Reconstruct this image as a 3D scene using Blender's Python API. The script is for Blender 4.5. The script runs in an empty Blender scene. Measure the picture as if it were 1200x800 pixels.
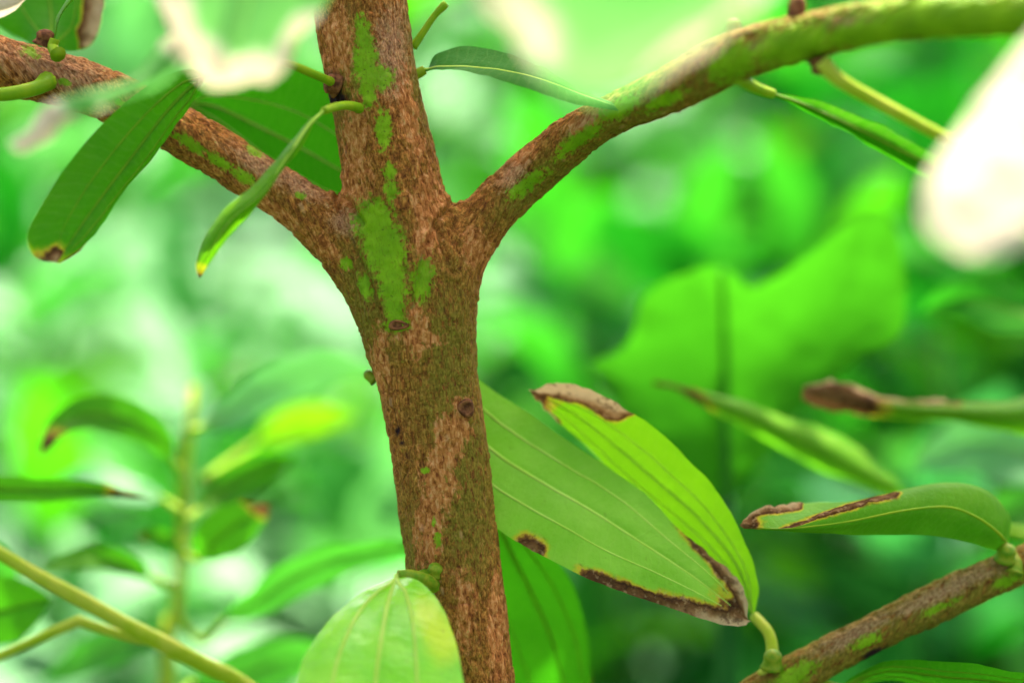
import bpy, math, random
import numpy as np
from mathutils import Vector, Matrix

SC = bpy.context.scene
COL = SC.collection
R = math.radians
rnd = random.Random(7)

# ------------------------------------------------------------------ camera
PITCH = R(6.0)
FOCUS = 1.0
KPX = 0.43 / 1200.0                       # metres per photo pixel at 1 m
FWD = np.array([0, math.cos(PITCH), -math.sin(PITCH)])
RGT = np.array([1.0, 0, 0])
UPV = np.array([0, math.sin(PITCH), math.cos(PITCH)])
CAM = np.array([0, 0, 1.0]) - FWD * FOCUS
cd = bpy.data.cameras.new('camera')
cam = bpy.data.objects.new('camera', cd); COL.objects.link(cam)
cam.location = CAM
cam.rotation_euler = (R(90) - PITCH, 0, 0)
cd.sensor_width = 36.0
cd.lens = 36.0 / 0.43
cd.clip_start = 0.05; cd.clip_end = 2000
cd.dof.use_dof = True
cd.dof.focus_distance = 0.985
cd.dof.aperture_fstop = 2.3
SC.camera = cam

# ------------------------------------------------------------------ light
SUN_EL, SUN_AZ = R(60), R(12)             # azimuth measured from +Y towards +X
SUN_DIR = np.array([math.cos(SUN_EL) * math.sin(SUN_AZ), math.cos(SUN_EL) * math.cos(SUN_AZ), math.sin(SUN_EL)])
wd = bpy.data.worlds.new('World'); SC.world = wd; wd.use_nodes = True
wn = wd.node_tree.nodes; wl = wd.node_tree.links
sky = wn.new('ShaderNodeTexSky'); sky.sky_type = 'NISHITA'; sky.sun_disc = False
sky.sun_elevation = SUN_EL; sky.sun_rotation = SUN_AZ
sky.air_density = 0.55; sky.dust_density = 6.0; sky.ozone_density = 0.3
bg = wn['Background']; bg.inputs['Strength'].default_value = 0.15
wl.new(sky.outputs['Color'], bg.inputs['Color'])
sl = bpy.data.lights.new('sun', 'SUN'); sl.energy = 3.5; sl.angle = R(0.53); sl.color = (1, 0.95, 0.86)
so = bpy.data.objects.new('sun', sl); COL.objects.link(so)
so.rotation_euler = Vector(SUN_DIR).to_track_quat('Z', 'Y').to_euler()
SC.view_settings.view_transform = 'Standard'
SC.view_settings.look = 'None'
SC.view_settings.gamma = 1.0
SC.view_settings.use_curve_mapping = False
SC.view_settings.exposure = 2.32
SC.render.engine = 'CYCLES'
SC.cycles.use_denoising = True
SC.cycles.max_bounces = 6
SC.cycles.transparent_max_bounces = 8

# ------------------------------------------------------------------ helpers
def P(px, py, d):
    return CAM + d * FWD + (px - 600) * KPX * d * RGT + (400 - py) * KPX * d * UPV
def to_px(p):
    q = p - CAM
    d = q @ FWD
    return 600 + (q @ RGT) / (KPX * d), 400 - (q @ UPV) / (KPX * d), d
def lin(r, g, b):
    f = lambda c: (c / 255.0 / 12.92) if c <= 10 else ((c / 255.0 + 0.055) / 1.055) ** 2.4
    return (f(r), f(g), f(b), 1.0)

def _hash(ix, iy, iz):
    h = (ix.astype(np.int64) * 374761393 + iy.astype(np.int64) * 668265263 + iz.astype(np.int64) * 2147483647) & 0x7fffffff
    h = ((h ^ (h >> 13)) * 1274126177) & 0x7fffffff
    return ((h ^ (h >> 16)) & 0xffff) / 65535.0
def vnoise(p):
    i = np.floor(p); f = p - i; i = i.astype(np.int64)
    f = f * f * (3 - 2 * f)
    o = 0
    for dx in (0, 1):
        for dy in (0, 1):
            for dz in (0, 1):
                w = (f[:, 0] if dx else 1 - f[:, 0]) * (f[:, 1] if dy else 1 - f[:, 1]) * (f[:, 2] if dz else 1 - f[:, 2])
                o = o + w * _hash(i[:, 0] + dx, i[:, 1] + dy, i[:, 2] + dz)
    return o
def fbm(p, n=3):
    a, s, t = 0.5, 0, 0
    for _ in range(n):
        s = s + a * vnoise(p); t += a; a *= 0.5; p = p * 2.03 + 11.3
    return s / t

def crom(pts, n):
    """Catmull-Rom through pts, resampled to n points evenly along its length."""
    p = np.asarray(pts, float)
    if len(p) == 2:
        t = np.linspace(0, 1, n)[:, None]
        return p[0] * (1 - t) + p[1] * t
    e = np.vstack([2 * p[0] - p[1], p, 2 * p[-1] - p[-2]])
    out = []
    for i in range(1, len(e) - 2):
        t = np.linspace(0, 1, 16, endpoint=False)[:, None]
        a, b, c, d = e[i - 1], e[i], e[i + 1], e[i + 2]
        out.append(0.5 * (2 * b + (c - a) * t + (2 * a - 5 * b + 4 * c - d) * t * t + (3 * b - a - 3 * c + d) * t ** 3))
    q = np.vstack(out + [p[-1:]])
    l = np.concatenate([[0], np.cumsum(np.linalg.norm(np.diff(q[:, :3], axis=0), axis=1))])
    s = np.linspace(0, l[-1], n)
    return np.stack([np.interp(s, l, q[:, k]) for k in range(q.shape[1])], 1)

def mesh_np(name, v, f, smooth=True):
    me = bpy.data.meshes.new(name)
    me.from_pydata(np.asarray(v).tolist(), [], np.asarray(f).tolist() if not isinstance(f, list) else f)
    if smooth:
        me.polygons.foreach_set('use_smooth', np.ones(len(me.polygons), bool))
    me.update()
    return me
def attr(me, name, data):
    a = me.attributes.new(name, 'FLOAT', 'POINT'); a.data.foreach_set('value', np.asarray(data, np.float32))
def attrv(me, name, data):
    a = me.attributes.new(name, 'FLOAT_VECTOR', 'POINT'); a.data.foreach_set('vector', np.asarray(data, np.float32).ravel())
def obj(name, me, mat=None, parent=None):
    o = bpy.data.objects.new(name, me); COL.objects.link(o)
    if mat is not None and not me.materials: me.materials.append(mat)
    if parent is not None: o.parent = parent
    return o
def thing(name, label, cat, group=None, loc=(0, 0, 0)):
    o = bpy.data.objects.new(name, None); COL.objects.link(o); o.location = loc
    o.empty_display_size = 0.05
    o['label'] = label; o['category'] = cat
    if group: o['group'] = group
    return o

def tube(pts, radii, seg=10, caps=True, lump=0.0, flat=None, seed=0):
    """Tapered tube along points; returns verts, faces."""
    p = np.asarray(pts, float); n = len(p); r = np.broadcast_to(np.asarray(radii, float), (n,)).copy()
    t = np.gradient(p, axis=0); t /= np.linalg.norm(t, axis=1)[:, None] + 1e-12
    ref = np.array([0.31, 0.9, 0.2]) if flat is None else None
    v = []
    prev = None
    for i in range(n):
        if prev is None:
            a = np.cross(t[i], [0.3, 0.8, 0.52]);  a /= np.linalg.norm(a)
        else:
            a = prev - t[i] * (prev @ t[i]); a /= np.linalg.norm(a)
        prev = a
        b = np.cross(t[i], a)
        th = np.linspace(0, 2 * math.pi, seg, endpoint=False)
        v.append(p[i] + r[i] * (np.cos(th)[:, None] * a + np.sin(th)[:, None] * b))
    v = np.vstack(v)
    if lump:
        c = np.repeat(p, seg, 0); nn = v - c
        v = c + nn * (1 + lump * (2 * fbm(v * 90 + seed, 3) - 1))[:, None]
    f = []
    for i in range(n - 1):
        for j in range(seg):
            k = (j + 1) % seg
            f.append((i * seg + j, i * seg + k, (i + 1) * seg + k, (i + 1) * seg + j))
    if caps:
        f.append(tuple(range(seg))[::-1]); f.append(tuple(range((n - 1) * seg, n * seg)))
    return v, f
def tube_obj(name, pts, radii, mat, parent, seg=10, n=None, lump=0.0, seed=0):
    if n: 
        q = np.hstack([np.asarray(pts, float), np.broadcast_to(np.asarray(radii, float), (len(pts),))[:, None]])
        q = crom(q, n); pts, radii = q[:, :3], q[:, 3]
    v, f = tube(pts, radii, seg, lump=lump, seed=seed)
    return obj(name, mesh_np(name, v, f), mat, parent)

# ------------------------------------------------------------------ materials
class NT:
    def __init__(s, name):
        s.m = bpy.data.materials.new(name); s.m.use_nodes = True
        s.n = s.m.node_tree.nodes; s.l = s.m.node_tree.links
        s.b = s.n['Principled BSDF']; s.out = s.n['Material Output']
    def new(s, t, **kw):
        n = s.n.new(t)
        for k, v in kw.items(): setattr(n, k, v)
        return n
    def put(s, sock, v):
        if hasattr(v, 'is_linked') or isinstance(v, bpy.types.NodeSocket): s.l.new(v, sock)
        else: sock.default_value = v
    def attr(s, name, vec=False):
        n = s.new('ShaderNodeAttribute', attribute_name=name)
        return n.outputs['Vector'] if vec else n.outputs['Fac']
    def math(s, op, a, b=0.0, c=None, clamp=False):
        n = s.new('ShaderNodeMath', operation=op, use_clamp=clamp)
        s.put(n.inputs[0], a); s.put(n.inputs[1], b)
        if c is not None: s.put(n.inputs[2], c)
        return n.outputs[0]
    def noise(s, co, scale, detail=3, rough=0.55, dist=0.0):
        n = s.new('ShaderNodeTexNoise'); s.put(n.inputs['Vector'], co)
        n.inputs['Scale'].default_value = scale; n.inputs['Detail'].default_value = detail
        n.inputs['Roughness'].default_value = rough; n.inputs['Distortion'].default_value = dist
        return n.outputs['Fac']
    def ramp(s, fac, stops, interp='LINEAR'):
        n = s.new('ShaderNodeValToRGB'); s.put(n.inputs[0], fac); cr = n.color_ramp; cr.interpolation = interp
        while len(cr.elements) < len(stops): cr.elements.new(0.5)
        for e, (p, c) in zip(cr.elements, stops):
            e.position = p; e.color = c if len(c) == 4 else (*c, 1)
        return n.outputs['Color']
    def mix(s, fac, a, b, mode='MIX'):
        n = s.new('ShaderNodeMix', data_type='RGBA', blend_type=mode)
        s.put(n.inputs[0], fac); s.put(n.inputs[6], a); s.put(n.inputs[7], b)
        return n.outputs[2]
    def step(s, x, a, b):
        n = s.new('ShaderNodeMapRange', interpolation_type='SMOOTHSTEP'); s.put(n.inputs[0], x)
        n.inputs[1].default_value = a; n.inputs[2].default_value = b
        return n.outputs[0]
    def bump(s, h, strength, dist, nrm=None):
        n = s.new('ShaderNodeBump'); n.inputs['Strength'].default_value = strength; n.inputs['Distance'].default_value = dist
        s.put(n.inputs['Height'], h)
        if nrm is not None: s.l.new(nrm, n.inputs['Normal'])
        return n.outputs[0]

BURN = [(0.0, lin(150, 168, 20)), (0.36, lin(160, 172, 22)), (0.45, lin(186, 170, 40)), (0.50, lin(128, 88, 34)),
        (0.55, lin(58, 36, 18)), (0.62, lin(98, 64, 32)), (0.76, lin(138, 102, 62)), (1.0, lin(190, 160, 116))]
def leaf_mat(name, col, col2, tcol, trans=0.4, rough=0.38, spec=0.5, scale=60, bumpy=0.5, spots=0.0, burnnoise=0.22, burnstops=BURN, rv=0.25):
    t = NT(name)
    tc = t.new('ShaderNodeTexCoord').outputs['Object']
    n1 = t.noise(tc, scale, 3); n2 = t.noise(tc, scale * 9, 2)
    base = t.mix(t.step(n1, 0.3, 0.72), col, col2)
    orn = t.new('ShaderNodeObjectInfo').outputs['Random']
    base = t.mix(t.math('MULTIPLY', orn, rv), base, t.mix(0.5, base, (0.20, 0.24, 0.02, 1)))
    base = t.mix(t.math('MULTIPLY', n2, 0.35), base, t.mix(1.0, base, (0.6, 0.65, 0.5, 1), 'MULTIPLY'))
    yel = t.attr('yellow')
    base = t.mix(t.step(t.math('ADD', yel, t.math('MULTIPLY', t.math('SUBTRACT', n1, 0.5), 0.6)), 0.35, 0.75), base, lin(196, 224, 8))
    luv = t.attr('leafuv', True)
    wv = t.new('ShaderNodeTexWave', wave_type='BANDS', bands_direction='X'); t.put(wv.inputs['Vector'], luv)
    wv.inputs['Scale'].default_value = 75; wv.inputs['Distortion'].default_value = 5.5; wv.inputs['Detail'].default_value = 2; wv.inputs['Detail Scale'].default_value = 1.6
    lad = t.step(wv.outputs['Fac'], .72, .98)
    net = t.new('ShaderNodeTexVoronoi', feature='DISTANCE_TO_EDGE'); t.put(net.inputs['Vector'], luv); net.inputs['Scale'].default_value = 420
    cell = t.step(net.outputs['Distance'], .10, .0)
    base = t.mix(t.math('MULTIPLY', lad, .08), base, t.mix(.5, base, (.5, .62, .14, 1)))
    base = t.mix(t.math('MULTIPLY', cell, .06), base, t.mix(.5, base, (.5, .6, .12, 1)))
    base = t.mix(t.math('MULTIPLY', t.step(t.noise(tc, scale * .45, 2), .52, .75), .45), base, t.mix(1.0, base, (.62, .74, .6, 1), 'MULTIPLY'))
    if spots:
        sp = t.step(t.noise(tc, 420, 1), 0.72, 0.78)
        base = t.mix(t.math('MULTIPLY', sp, spots), base, lin(90, 70, 25))
    burn = t.attr('burn')
    nb = t.math('ADD', t.math('MULTIPLY', t.noise(tc, 190, 4, 0.65), .6), t.math('MULTIPLY', t.noise(tc, 55, 2), .4))
    gate = t.step(burn, 0.02, 0.3)
    bb = t.math('ADD', burn, t.math('MULTIPLY', t.math('MULTIPLY', t.math('SUBTRACT', nb, 0.5), burnnoise * 2.8), gate))
    bc = t.ramp(bb, burnstops)
    if burnstops is BURN:
        bc = t.mix(t.math('MULTIPLY', t.step(t.noise(tc, 160, 4, .7), 0.50, 0.64), 0.75), bc, lin(74, 48, 26))
        bc = t.mix(t.math('MULTIPLY', t.step(t.noise(tc, 420, 3, .6), 0.56, 0.66), 0.3), bc, lin(196, 162, 112))
    fac = t.step(bb, 0.30, 0.48)
    colr = t.mix(fac, base, bc)
    tb = t.mix(fac, t.mix(t.step(yel, 0.3, 0.8), tcol, (0.55, 0.55, 0.02, 1)), bc)
    t.put(t.b.inputs['Base Color'], colr)
    t.put(t.b.inputs['Roughness'], t.math('ADD', rough, t.math('MULTIPLY', fac, 0.35)))
    t.b.inputs['Specular IOR Level'].default_value = spec
    h = t.math('ADD', t.math('MULTIPLY', n2, 0.6), t.math('MULTIPLY', t.noise(tc, scale * 22, 2), 0.4))
    h = t.math('SUBTRACT', h, t.math('MULTIPLY', lad, .2))
    nrm = t.bump(t.noise(tc, scale * 1.6, 2), .22, .004, t.bump(h, bumpy, 0.0006))
    t.l.new(nrm, t.b.inputs['Normal'])
    tr = t.new('ShaderNodeBsdfTranslucent'); t.put(tr.inputs['Color'], tb); t.l.new(nrm, tr.inputs['Normal'])
    ms = t.new('ShaderNodeMixShader'); ms.inputs[0].default_value = trans
    t.l.new(t.b.outputs[0], ms.inputs[1]); t.l.new(tr.outputs[0], ms.inputs[2]); t.l.new(ms.outputs[0], t.out.inputs['Surface'])
    return t.m
def plain_mat(name, c1, c2, rough=0.5, scale=120, trans=0.0, bumpy=0.3):
    t = NT(name)
    tc = t.new('ShaderNodeTexCoord').outputs['Object']
    n = t.noise(tc, scale, 4)
    c = t.mix(t.step(n, 0.35, 0.65), c1, c2)
    t.put(t.b.inputs['Base Color'], c); t.b.inputs['Roughness'].default_value = rough; t.b.inputs['Specular IOR Level'].default_value = .12
    t.l.new(t.bump(t.noise(tc, scale * 4, 3), bumpy, 0.001), t.b.inputs['Normal'])
    if trans:
        tr = t.new('ShaderNodeBsdfTranslucent'); t.put(tr.inputs['Color'], c)
        ms = t.new('ShaderNodeMixShader'); ms.inputs[0].default_value = trans
        t.l.new(t.b.outputs[0], ms.inputs[1]); t.l.new(tr.outputs[0], ms.inputs[2]); t.l.new(ms.outputs[0], t.out.inputs['Surface'])
    return t.m
def bark_mat(name):
    t = NT(name)
    bc = t.attr('barkco', True)              # metres: across, across, along the limb (compressed)
    tc = t.new('ShaderNodeTexCoord').outputs['Object']
    nl = t.noise(bc, 40, 3); nm = t.noise(bc, 560, 4, 0.7, 0.4); nf = t.noise(bc, 1500, 2, 0.6)
    ni = t.noise(tc, 520, 3, 0.6)
    relief = t.attr('relief')
    base = t.ramp(t.math('ADD', t.math('MULTIPLY', nm, 0.62), t.math('MULTIPLY', nf, 0.38)),
                  [(0.28, lin(54, 26, 8)), (0.42, lin(118, 66, 24)), (0.51, lin(156, 93, 37)), (0.61, lin(194, 126, 58)), (0.74, lin(226, 172, 102))])
    base = t.mix(.75, base, t.ramp(t.noise(bc, 1150, 3, .75), [(.32, (.30, .28, .26)), (.5, (.95, .95, .95)), (.66, (1.7, 1.65, 1.6))]), 'MULTIPLY')
    base = t.mix(t.math('MULTIPLY', t.step(relief, 0.46, 0.30), 0.3), base, lin(50, 32, 22))
    # olive algae film
    al = t.math('ADD', t.math('ADD', t.attr('algae'), .20), t.math('MULTIPLY', t.math('ADD', t.math('SUBTRACT', nl, 0.5), t.math('MULTIPLY', t.math('SUBTRACT', nm, .5), .8)), 0.9))
    alf = t.math('MULTIPLY', t.step(al, -0.1, 1.0), t.step(nm, 0.30, 0.52))
    base = t.mix(t.math('MULTIPLY', alf, 0.8), base, t.ramp(nf, [(.3, lin(78, 76, 14)), (.7, lin(126, 122, 34))]))
    # orange flaked bark
    fl = t.math('ADD', t.attr('flake'), t.math('MULTIPLY', t.math('SUBTRACT', t.noise(bc, 300, 5, 0.72), 0.5), 2.4))
    flf = t.step(fl, 0.30, 0.56)
    base = t.mix(t.math('MULTIPLY', flf, 0.72), base, t.ramp(nm, [(0.34, lin(116, 58, 22)), (0.5, lin(196, 118, 58)), (0.66, lin(232, 164, 104))]))
    # grey pink weathered skin
    gr = t.math('ADD', t.attr('grey'), t.math('MULTIPLY', t.math('SUBTRACT', nm, 0.5), 1.6))
    base = t.mix(t.math('MULTIPLY', t.step(gr, 0.35, 0.85), 0.5), base, t.ramp(nf, [(0.3, lin(126, 72, 46)), (0.7, lin(212, 166, 122))]))
    # living green patches
    mo = t.math('ADD', t.attr('moss'), t.math('ADD', t.math('MULTIPLY', t.math('SUBTRACT', nm, 0.5), 0.85), t.math('MULTIPLY', t.math('SUBTRACT', ni, 0.5), 0.95)))
    mf = t.math('MULTIPLY', t.step(mo, 0.15, 0.50), t.math('SUBTRACT', 1.0, t.math('MULTIPLY', t.step(nf, .5, .34), .22)))
    green = t.ramp(t.noise(tc, 90, 3), [(0.3, lin(98, 146, 4)), (0.7, lin(134, 178, 14))])
    green = t.mix(t.math('MULTIPLY', t.step(t.noise(tc, 600, 2), 0.66, 0.72), 0.6), green, lin(50, 62, 14))
    base = t.mix(t.math('MULTIPLY', mf, .9), base, green)
    vo = t.new('ShaderNodeTexVoronoi', feature='F1'); t.put(vo.inputs['Vector'], bc); vo.inputs['Scale'].default_value = 190
    sep = t.new('ShaderNodeSeparateColor'); t.l.new(vo.outputs['Color'], sep.inputs[0])
    lent = t.math('MULTIPLY', t.step(vo.outputs['Distance'], .24, .08), t.step(sep.outputs[0], .86, .90))
    base = t.mix(t.math('MULTIPLY', t.math('MULTIPLY', lent, t.math('SUBTRACT', 1.0, mf)), .4), base, lin(200, 150, 100))
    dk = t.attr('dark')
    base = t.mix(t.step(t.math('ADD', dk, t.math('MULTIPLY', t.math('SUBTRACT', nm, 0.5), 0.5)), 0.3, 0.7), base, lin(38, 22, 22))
    t.put(t.b.inputs['Base Color'], base)
    t.put(t.b.inputs['Roughness'], t.math('SUBTRACT', 0.8, t.math('MULTIPLY', mf, 0.25)))
    t.b.inputs['Specular IOR Level'].default_value = 0.1
    bf = t.math('SUBTRACT', 1.0, t.math('MULTIPLY', mf, 0.7))
    h = t.math('MULTIPLY', t.math('ADD', t.math('MULTIPLY', nm, 0.7), t.math('MULTIPLY', nf, 0.35)), bf)
    h = t.math('ADD', h, t.math('ADD', t.math('MULTIPLY', lent, .25), t.math('MULTIPLY', flf, 0.12)))
    t.l.new(t.bump(h, 0.85, 0.0009), t.b.inputs['Normal'])
    return t.m

M = {}
M['bark'] = bark_mat('bark')
G = lambda r, g, b: (r, g, b, 1)
M['leaf_dark'] = leaf_mat('leaf_dark', G(.034, .18, .001), G(.058, .22, .002), G(.07, .42, .003), .30, .42, .08)
M['leaf_mid'] = leaf_mat('leaf_mid', G(.09, .26, .003), G(.13, .31, .005), G(.16, .50, .006), .42, .45, .12)
M['leaf_pale'] = leaf_mat('leaf_pale', G(.20, .47, .022), G(.28, .57, .045), G(.2, .58, .02), .36, .42, .10, spots=.35)
M['leaf_gloss'] = leaf_mat('leaf_gloss', G(.19, .62, .008), G(.30, .72, .018), G(.34, .75, .01), .34, .15, .45, spots=.6)
M['leaf_lime'] = leaf_mat('leaf_lime', G(.14, .40, .002), G(.20, .46, .004), G(.22, .58, .006), .42, .45, .12)
M['leaf_teal'] = leaf_mat('leaf_teal', G(.03, .16, .02), G(.045, .19, .03), G(.06, .36, .02), .30, .6, .06)
M['leaf_under'] = leaf_mat('leaf_under', G(.022, .16, .002), G(.04, .20, .004), G(.05, .36, .005), .36, .6, .0)
M['leaf_fresh'] = leaf_mat('leaf_fresh', G(.10, .29, .008), G(.14, .34, .014), G(.13, .46, .010), .40, .55, .05)
M['bg_sap'] = leaf_mat('bg_sap', G(.045, .18, .006), G(.07, .22, .010), G(.06, .34, .006), .36, .5, .1, scale=30, rv=.1)
M['bg_teal'] = leaf_mat('bg_teal', G(.05, .22, .08), G(.07, .27, .12), G(.05, .34, .05), .3, .6, .1, scale=20, rv=.05)
M['bg_mint_sheen'] = leaf_mat('bg_mint_sheen', G(.15, .38, .14), G(.20, .43, .20), G(.11, .44, .07), .24, .6, .25, scale=20, rv=.06)  # sky sheen on the leaves painted into the pale base colour
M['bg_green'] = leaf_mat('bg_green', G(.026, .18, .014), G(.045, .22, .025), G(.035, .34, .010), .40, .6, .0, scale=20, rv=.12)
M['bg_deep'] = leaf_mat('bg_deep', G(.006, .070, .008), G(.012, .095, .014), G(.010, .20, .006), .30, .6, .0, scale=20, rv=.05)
M['bg_broad'] = leaf_mat('bg_broad', G(.030, .165, .006), G(.048, .21, .010), G(.045, .29, .006), .44, .6, .0, scale=14, rv=0)
M['broad_rib_shadow'] = plain_mat('broad_rib_shadow', G(.016, .105, .005), G(.022, .13, .006), .6, 40)
M['bg_rib'] = plain_mat('bg_rib', G(.01, .09, .01), G(.015, .11, .012), .5, 40)
M['bg_lime'] = leaf_mat('bg_lime', G(.05, .22, .005), G(.08, .26, .008), G(.06, .38, .005), .46, .6, .0, scale=20, rv=.15)
M['leaf_dead'] = leaf_mat('leaf_dead', G(.45, .36, .24), G(.6, .5, .36), G(.6, .5, .35), .45, .6)
M['leaf_burnt'] = leaf_mat('leaf_burnt', G(.10, .32, .06), G(.14, .38, .08), G(.16, .50, .10), .40, .5, .2, burnnoise=.12,
    burnstops=[(0, lin(150, 200, 90)), (.42, lin(160, 205, 130)), (.52, lin(206, 200, 170)), (.62, lin(196, 178, 146)), (1, lin(210, 194, 164))])
M['vein'] = plain_mat('vein', G(.42, .66, .06), G(.50, .72, .10), .45, 80, .3)
M['vein_dark'] = plain_mat('vein_dark', G(.14, .34, .006), G(.20, .38, .01), .45, 80, .3)
M['petiole'] = plain_mat('petiole', G(.20, .38, .006), G(.30, .42, .01), .42, 90, .2)
M['stem_yellow'] = plain_mat('stem_yellow', G(.34, .46, .010), G(.48, .52, .04), .42, 60, .15)
M['stem_green'] = plain_mat('stem_green', G(.08, .18, .03), G(.14, .22, .05), .5, 60, .1)
M['stem_brown'] = plain_mat('stem_brown', G(.12, .08, .045), G(.2, .14, .08), .8, 60)
M['scar'] = plain_mat('scar', lin(140, 88, 48), lin(84, 48, 24), .8, 400)
M['bud'] = plain_mat('bud', lin(92, 132, 14), lin(136, 146, 30), .5, 300)

# ------------------------------------------------------------------ ground
def slope(y):
    """the bank that rises behind the shrubs"""
    t = np.clip((np.asarray(y, float) - 2.6) / 7.5, 0, 1)
    return 3.6 * t * t * (3 - 2 * t) + 0.25 * t
def build_ground():
    n = 200
    a = np.linspace(-1, 1, n); a = np.sign(a) * np.abs(a) ** 3 * 900
    X, Y = np.meshgrid(a, a, indexing='ij')
    v = np.stack([X.ravel(), Y.ravel(), np.zeros(n * n)], 1)
    near = np.exp(-(v[:, 0] ** 2 + v[:, 1] ** 2) / 400)
    v[:, 2] = (fbm(v * [.8, .8, 1], 3) - .5) * .16 * near - 0.02 + slope(v[:, 1])
    idx = np.arange(n * n).reshape(n, n)
    f = np.stack([idx[:-1, :-1], idx[1:, :-1], idx[1:, 1:], idx[:-1, 1:]], -1).reshape(-1, 4)
    t = NT('soil_and_litter')
    tc = t.new('ShaderNodeTexCoord').outputs['Object']
    c = t.ramp(t.noise(tc, 6, 6, .65), [(.3, lin(30, 34, 16)), (.5, lin(34, 58, 20)), (.7, lin(44, 84, 28))])
    t.put(t.b.inputs['Base Color'], c); t.b.inputs['Roughness'].default_value = .9
    t.l.new(t.bump(t.noise(tc, 25, 5), .8, .03), t.b.inputs['Normal'])
    o = obj('ground', mesh_np('ground', v, f), t.m); o['kind'] = 'structure'
build_ground()

# ------------------------------------------------------------------ main tree: limbs
TREE = thing('cinnamon_tree', 'brown-barked forked tree with green patches, sharp in the middle of the frame', 'tree',
             loc=tuple(P(620, 2400, 1.0) * [1, 1, 0]))
TREE_INV = Matrix.Translation(-Vector(TREE.location))
def keep(o, parent):
    """parent o (built in world coordinates) under a thing that is not at the origin"""
    o.parent = parent
    root = parent
    off = Vector((0, 0, 0))
    while root is not None:
        off += root.location; root = root.parent
    o.location = Vector(o.location) - off
    return o

def chain(pts, n):
    q = np.array([[*P(x, y, d), w * KPX * d / 2] for x, y, w, d in pts])
    return crom(q, n)
CH = {
 'trunk': chain([(405, -130, 108, 1), (414, -60, 109, 1), (423, 0, 110, 1), (435, 85, 111, 1), (458, 200, 113, 1), (478, 290, 118, 1), (492, 370, 121, 1), (501, 450, 117, 1),
                 (519, 560, 111, 1), (531, 660, 109, 1), (547, 800, 111, 1), (558, 900, 113, 1), (566, 980, 114, 1)], 70),
 'left': chain([(-120, 30, 66, .985), (-60, 52, 66, .99), (0, 76, 66, .995), (105, 104, 61, 1), (205, 150, 59, 1), (297, 206, 59, 1), (350, 240, 62, 1), (405, 288, 72, 1), (448, 345, 80, 1), (472, 400, 70, 1)], 48),
 'right': chain([(1330, 16, 50, .835), (1200, 15, 54, .86), (1120, 18, 54, .876), (1020, 27, 53, .896), (930, 48, 55, .915), (860, 68, 57, .932), (800, 98, 55, .95), (725, 132, 52, .972), (668, 165, 53, .99),
                 (620, 205, 57, 1), (580, 243, 62, 1), (545, 290, 70, 1), (515, 345, 76, 1), (498, 400, 70, 1)], 60),
 'low': chain([(1420, 560, 40, 1.05), (1300, 612, 42, 1.04), (1200, 660, 46, 1.03), (1120, 695, 46, 1.025), (1040, 733, 46, 1.02), (960, 775, 47, 1.02), (880, 822, 48, 1.02), (780, 890, 52, 1.01), (680, 980, 60, 1.0), (600, 1080, 60, 1.0)], 50),
}
def seg_sdf(p, ch):
    """distance to a tapered chain, its along-length and the offset vector from its axis"""
    best = np.full(len(p), 9.0); s_at = np.zeros(len(p)); off = np.zeros((len(p), 3))
    seg = np.linalg.norm(np.diff(ch[:, :3], axis=0), axis=1)
    L = np.concatenate([[0], np.cumsum(seg)])
    reach = seg.max() * 1.5 + ch[:, 3].max() * 2 + .02
    pad = .06
    near0 = np.all((p > ch[:, :3].min(0) - pad) & (p < ch[:, :3].max(0) + pad), 1)
    I = np.flatnonzero(near0); pp = p[I]
    ax = int(np.argmax(np.ptp(ch[:, :3], axis=0)))
    o_ = np.argsort(pp[:, ax]); I = I[o_]; pp = pp[o_]; key = pp[:, ax]
    bb = np.full(len(pp), .05); ss = np.zeros(len(pp)); oo = np.zeros_like(pp)
    for i in range(len(ch) - 1):
        a, b = ch[i, :3], ch[i + 1, :3]; ab = b - a; l2 = ab @ ab
        lo, hi = min(a[ax], b[ax]) - .055, max(a[ax], b[ax]) + .055
        j0, j1 = np.searchsorted(key, lo), np.searchsorted(key, hi)
        q = pp[j0:j1]
        if not len(q): continue
        t = np.clip((q - a) @ ab / l2, 0, 1)
        o = q - a - t[:, None] * ab
        d = np.sqrt((o * o).sum(1)) - (ch[i, 3] * (1 - t) + ch[i + 1, 3] * t)
        m = d < bb[j0:j1]
        k = np.flatnonzero(m) + j0
        bb[k] = d[m]; ss[k] = (L[i] + t * math.sqrt(l2))[m]; oo[k] = o[m]
    best[:] = .05; best[I] = bb; s_at[I] = ss; off[I] = oo
    return best, s_at, off
def sdf_of(names, k=0.011):
    def f(p, grad=False):
        d = g = None
        for nme in names:
            e, _, o = seg_sdf(p, CH[nme])
            if grad: o = o / (np.linalg.norm(o, axis=1)[:, None] + 1e-9)
            if d is None: d, g = e, o
            else:
                h = np.clip(0.5 + 0.5 * (e - d) / k, 0, 1)
                d = e * (1 - h) + d * h - k * h * (1 - h)
                if grad: g = o * (1 - h)[:, None] + g * h[:, None]
        return (d, g) if grad else d
    return f
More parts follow.
